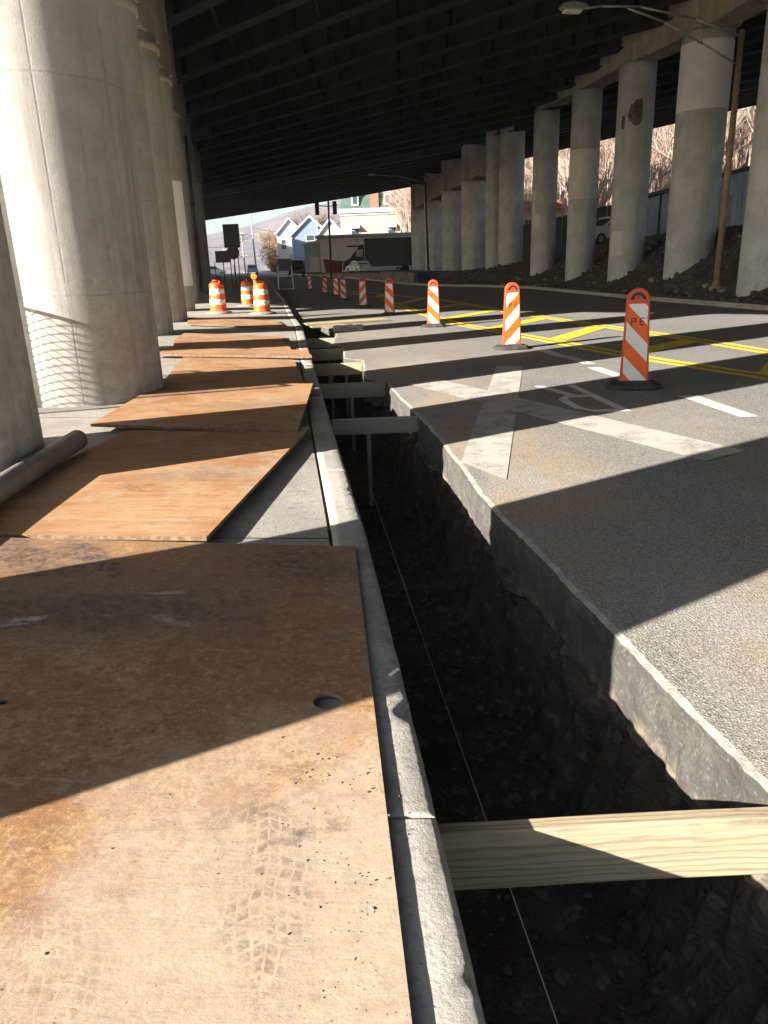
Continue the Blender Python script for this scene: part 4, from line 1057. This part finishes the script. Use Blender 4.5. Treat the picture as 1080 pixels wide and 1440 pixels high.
m.prism([(-1., .2), (-1.3, 1.9), (1.2, 1.6), (.9, .2)], -.9, .9); fixn(m.build('bin', simple('red paint', (.28, .05, .04), (.15, .04, .03), 3), t, bevel=.04))
# ------------------------------------------------------------------ buildings
def bmat(n, c, **k): return simple(n, c, tuple(x*.88 for x in c), .5, .85, .15, 8, **k)
BM = dict(beige=bmat('beige stucco', (.52, .43, .32)), white=bmat('white siding', (.5, .5, .5)), blue=bmat('blue siding', (.21, .27, .36)), green=simple('green roof slate', (.10, .16, .12), (.07, .11, .085), 2), grey=simple('grey shingles', (.34, .35, .36), (.26, .27, .28), 2),
          brick=bmat('brick', (.36, .17, .11)), teal=bmat('pale teal siding', (.25, .34, .37)), garage=bmat('whitewashed block wall', (.62, .6, .59)), cream=bmat('cream siding', (.46, .43, .35)), red=bmat('orange red roof', (.33, .1, .06)), slate=simple('flat roof', (.3, .32, .32)), brown=bmat('brown siding', (.33, .22, .15)))
def window(t, x, y, z, w_=1.0, h_=1.5, axis='y', awn=False, fr='white'):
    # axis 'y': on a wall facing -y ; axis 'x': on a wall facing -x
    m = MB(); d = .07
    def bx(a0, a1, z0, z1, o0, o1):
        if axis == 'y': m.box(x+a0, y-o1, z+z0, x+a1, y-o0, z+z1)
        else: m.box(x-o1, y+a0, z+z0, x-o0, y+a1, z+z1)
    bx(-w_/2-.12, -w_/2, -.1, h_+.12, 0, d); bx(w_/2, w_/2+.12, -.1, h_+.12, 0, d); bx(-w_/2, w_/2, h_, h_+.12, 0, d); bx(-w_/2-.18, w_/2+.18, -.22, -.1, 0, d+.06); bx(-w_/2, w_/2, h_*.48, h_*.54, 0, d)
    wn = m.build('window', BM[fr], t)
    m = MB(); bx(-w_/2, w_/2, -.1, h_, .0, .02); m.build('pane', M['glass'], wn)
    if awn:
        m = MB()
        b = len(m.v)
        m.add([(x-w_/2-.15, y-.02, z+h_+.1), (x+w_/2+.15, y-.02, z+h_+.1), (x+w_/2+.15, y-.85, z+h_-.55), (x-w_/2-.15, y-.85, z+h_-.55), (x-w_/2-.15, y-.02, z+h_-.55), (x+w_/2+.15, y-.02, z+h_-.55)],
              [(0, 1, 2, 3), (0, 3, 4), (1, 5, 2), (3, 2, 5, 4)])
        m.build('awning', BM['white'], t)
# mansard house
t = thing('mansard_house', (0, 130, .9), 'tall beige house with green mansard roof, two dormers and a brick chimney', 'house', rz=R(0))
W0, W1, D = -5.4, 4.5, 12; zc = 9.2; m = MB(); m.box(W0, 0, 0, W1, D, zc); m.build('wall', BM['beige'], t)
m = MB(); m.box(W0-.35, -.35, zc, W1+.35, D+.35, zc+.7); m.box(W0-.15, -.15, zc-.35, W1+.15, D+.15, zc); m.build('cornice', BM['white'], t, bevel=.03)
m = MB(); a = (W0-.1, -.1, W1+.1, D+.1); b_ = (W0+.8, .8, W1-.8, D-.8)
vs = [(a[0], a[1], zc+.7), (a[2], a[1], zc+.7), (a[2], a[3], zc+.7), (a[0], a[3], zc+.7), (b_[0], b_[1], zc+4.2), (b_[2], b_[1], zc+4.2), (b_[2], b_[3], zc+4.2), (b_[0], b_[3], zc+4.2)]
m.add(vs, [(0, 1, 5, 4), (1, 2, 6, 5), (2, 3, 7, 6), (3, 0, 4, 7), (4, 5, 6, 7)]); rf = fixn(m.build('roof', BM['green'], t))
m = MB(); m.box(-.4, -.25, zc+.5, .95, .9, zc+5.0); m.build('chimney', BM['brick'], rf)
for dxm in (-2.9, 2.4):
    m = MB(); m.box(dxm-.6, -.15, zc+1.1, dxm+.6, 1.2, zc+3.0); m.prism([(dxm-.85, zc+2.95), (dxm+.85, zc+2.95), (dxm, zc+3.7)], -.3, 1.2); dm = fixn(m.build('dormer', BM['white'], rf))
    m = MB(); m.box(dxm-.36, -.17, zc+1.4, dxm+.36, -.14, zc+2.5); m.build('pane', M['glass'], dm)
window(t, -3.0, 0, 5.7, 1.2, 1.7, 'y', True); window(t, 3.0, 0, 5.7, 1.2, 1.7, 'y', True); window(t, -3.0, 0, 2.3, 1.2, 1.7); window(t, 3.0, 0, 2.3, 1.2, 1.7)
for yy in (2, 5, 8, 10.5):
    for z_ in (2.3, 6.1): window(t, W0, yy, z_, .9, 1.7, 'x')
# low garage in front of it
t = thing('garage_building', (-1, 104, .85), 'low whitewashed garage with flat roof behind the truck', 'building'); m = MB(); m.box(-6.2, 0, 0, 8.5, 14, 4.55); m.build('wall', BM['garage'], t)
m = MB(); m.box(-6.6, -.4, 4.55, 8.9, 14.4, 4.95); m.build('roof', BM['slate'], t, bevel=.04)
for xx in (-4.6,): m = MB(); m.box(xx-.9, -.06, .6, xx+.9, -.01, 2.8); m.build('door', BM['garage'], t)
m = MB(); m.box(-2.6, -.1, 3.35, -.4, -.03, 3.55); m.build('wall_sign', M['darkmetal'], t)
for yy in (2, 4.5, 7, 9.5, 12): window(t, -6.2, yy, 1.5, .9, 1.8, 'x')
def gable(label, x, y, z, W_, D_, He, Ha, wall, roof, wins=(), sidewins=(), rz=0, trim='white', ridge='y'):
    t = thing('house', (x, y, z), label, 'house', None, rz)
    m = MB(); m.prism([(-W_/2, 0), (W_/2, 0), (W_/2, He), (0, Ha), (-W_/2, He)], 0, D_); fixn(m.build('wall', BM[wall], t))
    m = MB(); o = .35
    for s in (-1, 1):
        e = Vector((s*(W_/2+o), He-o*(Ha-He)/(W_/2))); a = Vector((0, Ha)); th = .16
        m.prism([(a.x, a.y+.02), (e.x, e.y+.02), (e.x, e.y+th+.02), (a.x, a.y+th+.02)], -o, D_+o)
    rf = fixn(m.build('roof', BM[roof], t))
    m = MB()
    for s in (-1, 1):
        e = Vector((s*(W_/2+o), He-o*(Ha-He)/(W_/2))); m.bar((0, -o-.03, Ha+.05), (e.x, -o-.03, e.y+.05), .08, .32, up=(0, 0, 1))
    m.box(-W_/2-.06, -.06, 0, -W_/2+.12, .06, He); m.box(W_/2-.12, -.06, 0, W_/2+.06, .06, He); m.build('trim', BM[trim], t)
    for (wx, wz, ww, wh) in wins: window(t, wx, 0, wz, ww, wh)
    for (wy, wz, ww, wh) in sidewins: window(t, -W_/2, wy, wz, ww, wh, 'x')
    return t
gable('blue gabled house with white trim beside the pale houses', -11.3, 140, 1.3, 6.6, 12, 6.3, 9.2, 'blue', 'grey', ((0, 4.2, 1.3, 1.9), (1.7, 6.3, .7, 1.3), (.8, 1.2, 1.2, .9)), ((3, 1, 1, 1.6), (3, 4, 1, 1.6), (7, 4, 1, 1.6)))
t = gable('white narrow house with grey shingle roof, leftmost of the houses', -15.6, 146, 1.3, 4.6, 10, 7.0, 9.4, 'white', 'grey', ((-1.2, .8, .8, 1.5), (-1.2, 4.2, .8, 1.5), (1.2, 4.2, .9, 1.9)), ((2.5, 1, .8, 1.5), (2.5, 4.2, .8, 1.5), (6, 4.2, .8, 1.5)))
m = MB(); m.box(-.2, -2.2, 3.0, 2.6, 0, 3.2); 
for xx in (-.1, 1.2, 2.5): m.box(xx-.07, -2.1, 0, xx+.07, -1.96, 3.)
m.build('porch', BM['white'], t)
gable('pale cream gabled house between the blue house and the mansard house', -7.4, 134, 1.2, 4.6, 12, 5.8, 8.4, 'white', 'grey', ((-.9, 4.3, .8, 1.4), (.9, 4.3, .8, 1.4), (0, 1.2, 1, 1.5)), ((3, 4, .8, 1.4),))
t = thing('shed', (-8.6, 114, .95), 'small pale teal flat-roofed shed left of the garage', 'shed'); m = MB(); m.box(-1.6, 0, 0, 1.4, 6, 4.0); m.build('wall', BM['teal'], t); m = MB(); m.prism([(-1.9, 4.), (1.5, 4.), (1.5, 4.9), (-1.9, 4.15)], -.3, 6.3); fixn(m.build('roof', BM['grey'], t))
m = MB(); m.box(-.9, -.06, 0, .5, -.01, 2.4); m.build('door', BM['white'], t)
t = thing('shed', (-13, 125, 1.2), 'low brown garden shed in front of the blue house', 'shed'); m = MB(); m.box(-.4, 0, 0, 3.0, 3, 1.8); m.build('wall', BM['brown'], t); m = MB(); m.box(-.6, -.2, 1.8, 3.2, 3.2, 1.95); m.build('roof', BM['slate'], t)
# low parapet wall at the far corner
t = thing('retaining_wall', (2.9, 62, 0), 'low dark concrete wall running along the far side of the road', 'wall'); m = MB()
wp = [(0.3, -.0), (-2.3, 8), (-8.2, 23.2), (-9.5, 29)]
for a, b in zip(wp, wp[1:]): m.bar((a[0], a[1], .45), (b[0], b[1], .6), .35, 1.1)
m.build('wall', M['gravelly'], t)
# right plateau buildings
t = thing('metal_shed', (19.6, 40, 3.2), 'blue-grey corrugated metal shed wall on the plateau behind the right pillars', 'shed'); m = MB()
n = 150; L_ = 21.; 
for i in range(n+1):
    y = L_*i/n; x = .05*(1 if (i % 4) in (0, 1) else -1)
    m.v.append((x-.0, y, -2.2)); m.v.append((x, y, 2.45+y*-.01))
for i in range(n): m.face([2*i, 2*i+2, 2*i+3, 2*i+1])
corr = simple('corrugated sheet', (.3, .41, .62), (.22, .31, .48), .7, .5, .1); m.build('wall', corr, t)
m = MB(); m.box(-.15, -.2, 2.4, 9, L_+.2, 2.6); m.build('roof', M['darkmetal'], t)
shed_door = simple('shed door', (.3, .33, .38))
for (ya, yb) in ((3.2, 6.0), (10.5, 12.3)): m = MB(); m.box(-.09, ya, -1.2, -.06, yb, 1.35); m.build('door', shed_door, t)
m = MB()
for yy in (0, 6.8, 14, 21): m.box(-.12, yy-.12, -1.4, -.05, yy+.12, 2.42)
m.build('post', M['darkmetal'], t)
t = thing('warehouse', (17.2, 88, 2.), 'white building with an orange-red roof seen between the right pillars', 'building'); m = MB(); m.box(-1.5, 0, 0, 4.2, 10, 4.9); m.build('wall', BM['white'], t)
m = MB(); m.prism([(-1.9, 4.9), (4.6, 4.9), (3.8, 5.9), (-1, 5.9)], -.6, 10.5); fixn(m.build('roof', BM['red'], t))
for k in range(2): window(t, -.2+2.6*k, 0, 2.5, 1.2, 1.5)
t = thing('site_fence', (11.5, 66, 1.), 'dark screened site fence between the right pillars', 'fence'); m = MB()
m.bar((0, 4, 1.6), (8.3, -5, 3.0), .06, 3.4); m.build('screen', M['darkmetal'], t); m = MB()
for k in range(7): a = Vector((0, 4, 0)).lerp(Vector((8.3, -5, 1.4)), k/6); m.tube(a-Vector((0, .08, 0)), a+Vector((0, -.08, 3.4)), .05, .05, 8)
m.build('post', M['galv'], t)
# ------------------------------------------------------------------ chain-link fence beyond the left pillars (casts the net shadow)
t = thing('chain_link_fence', (0, 0, 0), 'wire mesh fence standing behind the big sunlit pillar', 'fence')
fa = Vector((-5.6, 7.95, .2)); fb = Vector((-4.2, 6.4, .2)); FH = 1.5; fd = (fb-fa); FL = fd.length; fd.normalize(); m = MB()
pt_ = fa.lerp(fb, .50)
for p, r_ in ((fa, .03), (fb, .03)): m.tube(p, p+Vector((0, 0, FH)), r_, r_, 10)
m.build('post', M['galv'], t); m = MB(); m.tube(fa.lerp(fb, .8), fa.lerp(fb, .8)+Vector((0, 0, FH+1.5)), .055, .055, 10); m.build('post', M['galv'], t)
m = MB(); m.tube(fa+Vector((0, 0, FH)), fb+Vector((0, 0, FH)), .02, .02, 8); m.build('rail', M['galv'], t)
m = MB(); s = .075
k = -FH
while k < FL:
    for sg in (1, -1):
        # line u = k + v (sg=1) or u = k+FH - v
        u0_, v0_, u1_, v1_ = (k, 0, k+FH, FH) if sg == 1 else (k+FH, 0, k, FH)
        def clip(u0_, v0_, u1_, v1_):
            pts_ = []
            for tt in (0., 1.): pts_.append((lerp(u0_, u1_, tt), lerp(v0_, v1_, tt)))
            (a, b), (c, d) = pts_
            if a > c: a, b, c, d = c, d, a, b
            if c < 0 or a > FL: return None
            if a < 0: b = lerp(b, d, (0-a)/(c-a)); a = 0
            if c > FL: d = lerp(b, d, (FL-a)/(c-a)); c = FL
            return a, b, c, d
        r_ = clip(u0_, v0_, u1_, v1_)
        if r_: m.tube(fa+fd*r_[0]+Vector((0, 0, r_[1])), fa+fd*r_[2]+Vector((0, 0, r_[3])), .0042, .0042, 4, cap=False)
    k += s
m.build('mesh', M['galv'], t)
# ------------------------------------------------------------------ utility poles and wires
for (x, y, h, lab) in ((-22.6, 148, 10.8, 'tall pale utility pole with street light arm on the far road'), (-27.5, 165, 7.5, 'shorter pale utility pole left of the tall one')):
    t = thing('utility_pole', (x, y, 1.2), lab, 'utility pole'); m = MB(); m.tube((0, 0, 0), (-.2, 0, h), .17, .12, 10); m.build('pole', M['woodpole'], t)
    m = MB(); m.bar((-1.3, 0, h-.8), (1., 0, h-.8), .1, .12); m.bar((-.9, 0, h-3.7), (.9, 0, h-3.7), .1, .12); m.build('crossarm', M['woodpole'], t)
    m = MB(); m.path([(-.1, 0, h-4.), (-2.5, -.2, h-3.3), (-4.6, -.3, h-2.2)], .07, 6); m.box(-5.3, -.45, h-2.25, -4.6, -.15, h-2.1); m.build('lamp_arm', M['galv'], t)
def wire(label, a, b, sag, r_=.03):
    m = MB(); a = Vector(a); b = Vector(b); pts_ = [a.lerp(b, i/16)-Vector((0, 0, sag*4*(i/16)*(1-i/16))) for i in range(17)]
    m.path(pts_, r_, 5); tag(m.build('cable', M['wire']), label, 'cable')
wire('overhead cable sagging left from the tall utility pole', (-22.8, 148, 8), (-30, 120, 6.5), 1.5)
wire('overhead cable from the tall utility pole to the houses', (-22.8, 148, 9.5), (-13, 146, 8.5), .5)
# ------------------------------------------------------------------ trees
def grow(m, p, d, L_, r_, lev, spread=.5, mats=0, thin=3):
    q = p+d*L_; m.tube(p, q, r_, r_*.68, thin if lev < 3 else 5, mats, cap=False)
    if lev == 0: return
    nb = 3 if lev > 1 else 3
    for i in range(nb):
        k = random.uniform(.45, 1); b = p.lerp(q, k)
        nd_ = (d+Vector((random.gauss(0, spread), random.gauss(0, spread), random.gauss(.08, spread*.5)))).normalized()
        grow(m, b, nd_, L_*random.uniform(.6, .82), r_*.6, lev-1, spread, mats, thin)
    nd_ = (d+Vector((random.gauss(0, .2), random.gauss(0, .2), .1))).normalized(); grow(m, q, nd_, L_*.75, r_*.66, lev-1, spread, mats, thin)
def tree(label, x, y, z, h, mat, lev=5, group='bare trees behind the houses', name='bare_tree'):
    t = thing(name, (x, y, z), label, 'tree', group); m = MB(); m.tube((0, 0, -.5), (0, 0, h*.25), h*.022, h*.017, 8); m.build('trunk', M[mat], t)
    m = MB()
    for _ in range(3): grow(m, Vector((0, 0, h*.22)), Vector((random.gauss(0, .25), random.gauss(0, .25), 1)).normalized(), h*.24, h*.011, lev-1, .42)
    m.build('crown', M[mat], t); return t
tree('big bare tree standing behind the blue house', -14.5, 162, 1.5, 13.5, 'bark')
tree('bare tree rising left of the mansard house', -9, 165, 1.5, 14, 'bark')
tree('tall bare tree right of the mansard house', 9.6, 150, 2, 17, 'bark_pink')
tree('pale bare tree beside the utility pole', -21, 158, 1.2, 10, 'bark_pale')
tree('bare tree behind the sign backs at the left', -31, 172, 1.2, 11, 'bark_pale')
tree('twiggy bare tree between the white house and the pole', -18.8, 156, 1.2, 9, 'bark_pink')
def bush(label, x, y, z, r_, h, mat, n=1400):
    t = thing('bush', (x, y, z), label, 'bush', 'golden bushes by the far houses'); m = MB()
    for i in range(14): a = random.random()*6.28; m.tube((0, 0, 0), (r_*.7*math.cos(a), r_*.7*math.sin(a), h*random.uniform(.5, .95)), .05, .02, 4)
    m.build('stem', M['bark'], t); m = MB()
    for i in range(n):
        v = Vector((random.gauss(0, 1), random.gauss(0, 1), random.gauss(0, 1))).normalized()*random.random()**.4; k = 1+.4*nz(v.x*2+x, v.y*2, v.z*2)
        c = Vector((v.x*r_*k, v.y*r_*k, h*.55+v.z*h*.45*k)); a = Vector((random.gauss(0, 1), random.gauss(0, 1), random.gauss(0, 1))).normalized()*.13; b = a.cross(Vector((random.random(), random.random(), 1))).normalized()*.1
        m.add([c-a, c+b, c+a, c-b], [(0, 1, 2, 3)])
    m.build('foliage', M[mat], t)
bush('large golden bush left of the white house', -19.4, 150, 1.2, 2.6, 6.0, 'leaf_gold', 2200)
bush('low golden bush in front of the tall golden bush', -17.6, 140, 1.1, 1.8, 2.8, 'leaf_gold')
bush('small dark bush by the brown shed', -11.3, 121, 1.1, 1.3, 1.5, 'bark')
# sunlit dry verge beyond the road
# ---- hillside with bare woods on the right
def zhill(x, y): return 1.0+min(90, max(0, x+.35*(y-60)-24)*.52)+1.5*nz(x*.03, y*.03)
mb = MB(); nx, ny = 60, 60
for j in range(ny+1):
    for i in range(nx+1): x = 8+i*6; y = 62+j*6; mb.v.append((x, y, zhill(x, y)-.3-(3 if (i == 0 or j == 0) else 0)))
for j in range(ny):
    for i in range(nx): a = j*(nx+1)+i; mb.face([a, a+1, a+nx+2, a+nx+1], 0, True)
mb2 = MB()
tag(mb.build('hillside', M['litter']), kind='structure')
variants = []
for k in range(7):
    v = MB(); hh = random.uniform(11, 15)
    v.tube((0, 0, -1), (random.gauss(0, .3), 0, hh*.3), .2, .13, 5, cap=False)
    for _ in range(3): grow(v, Vector((0, 0, hh*.28)), Vector((random.gauss(0, .2), random.gauss(0, .2), 1)).normalized(), hh*.24, .06, 3, .42)
    variants.append(v)
woods = MB(); cnt = 0
while cnt < 900:
    y = 66+130*random.random()**1.3; x = y*random.uniform(.02, .56)
    if x+.35*(y-60) < 26: continue
    v = random.choice(variants); g = random.random()*6.28; s = random.uniform(.7, 1.25); c_, s_ = math.cos(g)*s, math.sin(g)*s; z = zhill(x, y); b = len(woods.v); mi = random.choice((0, 0, 1))
    woods.v += [(x+p[0]*c_-p[1]*s_, y+p[0]*s_+p[1]*c_, z+p[2]*s) for p in v.v]
    for f in v.f: woods.f.append([b+i for i in f])
    woods.m += [mi]*len(v.f); woods.sm += [False]*len(v.f); cnt += 1
tag(woods.build('bare_woods', [M['bark_pale'], M['bark_pink']]), 'sunlit leafless woods covering the hillside behind the right pillars', 'woods', kind='stuff')
# ---- distant hill
mb = MB(); n = 90
for i in range(n+1):
    a = lerp(-.9, .55, i/n)
    el = -.008+interp([(-.9, .03), (-.35, .045), (-.2, .056), (-.15, .066), (-.084, .083), (-.02, .095), (.06, .1), (.3, .12), (.55, .1)], a)
    for j, (t_, k) in enumerate(((500, 0), (750, .28), (1000, .6), (1250, .86), (1450, 1.0), (1700, .9))):
        y = t_; jit = 5*nz(a*30, j*3)+2.5*nz(a*110, j*3)
        mb.v.append((a*y, y, max(0.5, (1.45+el*1450*k*(1 if j != 5 else 1))+jit*k*1.2) if j else .5))
for i in range(n):
    for j in range(5): p = i*6+j; mb.face([p, p+6, p+7, p+1], 0, True)
tag(mb.build('hills', M['farhill']), kind='structure')
# ------------------------------------------------------------------ small debris
pts = []
for _ in range(420):
    y = random.uniform(.9, 7); x = interp(K, y)-.17-random.random()**1.5*1.9
    on = (y < 3.42 and x < .04-.075*(y-.8)) or (3.5 < y < 6 and x < -.9)
    pts.append((x, y, zs(x, y)+(.023+.023*max(0, -.1-x) if y < 3.42 else .043)) if on else (x, y, zs(x, y)+.003))
for cx, cy, sx, sy, n in ((-.12, 1.5, .09, .22, 110), (-.1, 1.25, .06, .1, 40), (-.45, 3.75, .3, .12, 120), (-.62, 4.6, .15, .4, 90), (.02, 2.1, .03, .07, 30), (-.22, 1.7, .05, .05, 30)):
    for _ in range(n):
        x, y = random.gauss(cx, sx), random.gauss(cy, sy)
        if x < interp(K, y)-.01:
            on = (y < 3.42 and x < .04-.075*(y-.8)); pts.append((x, y, zs(min(x, interp(K, y)-.2), y)+(.023+.023*max(0, -.1-x) if on else .002)))
for _ in range(300):
    y = random.uniform(1.5, 14); x = interp(CUT, y)+.05+abs(random.gauss(0, .5)); pts.append((x, y, .003))
tag(rocks('grit', pts, [M['pebble'], M['rubble2']], .0007, .0036, .55), 'scattered grit and pebbles on the sheets, kerb and road edge', 'grit', kind='stuff')
for (x, y, a, L_, lab) in ((-1.02, 1.2, 1.1, .055, 'longer thin wood splinter on the nearest plywood sheet'), (-1.1, 1.62, 1.2, .035, 'tiny pale wood splinter on the nearest plywood sheet, far left')):
    m = MB(); m.bar((-L_*math.cos(a)/2, -L_*math.sin(a)/2, 0), (L_*math.cos(a)/2, L_*math.sin(a)/2, .003), .004, .003); o = m.build('wood_splinter', M['lumber_grey'], loc=(x, y, zs(x, y)+.046)); tag(o, lab, 'splinter')
m = MB(); m.bar((0, 0, 0), (.03, .035, .004), .012, .003); tag(m.build('litter_scrap', M['white_sheet'], loc=(.0, 2.2-.0, .14)), 'small white paper scrap on the kerb beside the nearest sheet', 'litter')
print('objects', len(bpy.data.objects))

# ------------------------------------------------------------------ haze in the air
m = MB(); m.box(-1700, -75, -4.2, 1150, 1900, 260)
hz_ = m.build('haze', [bpy.data.materials.new('haze')]); tag(hz_, kind='stuff')
hm = hz_.data.materials[0]; hm.use_nodes = True; ht = hm.node_tree; ht.nodes.clear()
ho = ht.nodes.new('ShaderNodeOutputMaterial'); pv = ht.nodes.new('ShaderNodeVolumePrincipled'); ht.links.new(pv.outputs[0], ho.inputs['Volume'])
pv.inputs['Color'].default_value = (.86, .9, 1, 1); pv.inputs['Density'].default_value = .0003; pv.inputs['Anisotropy'].default_value = .3
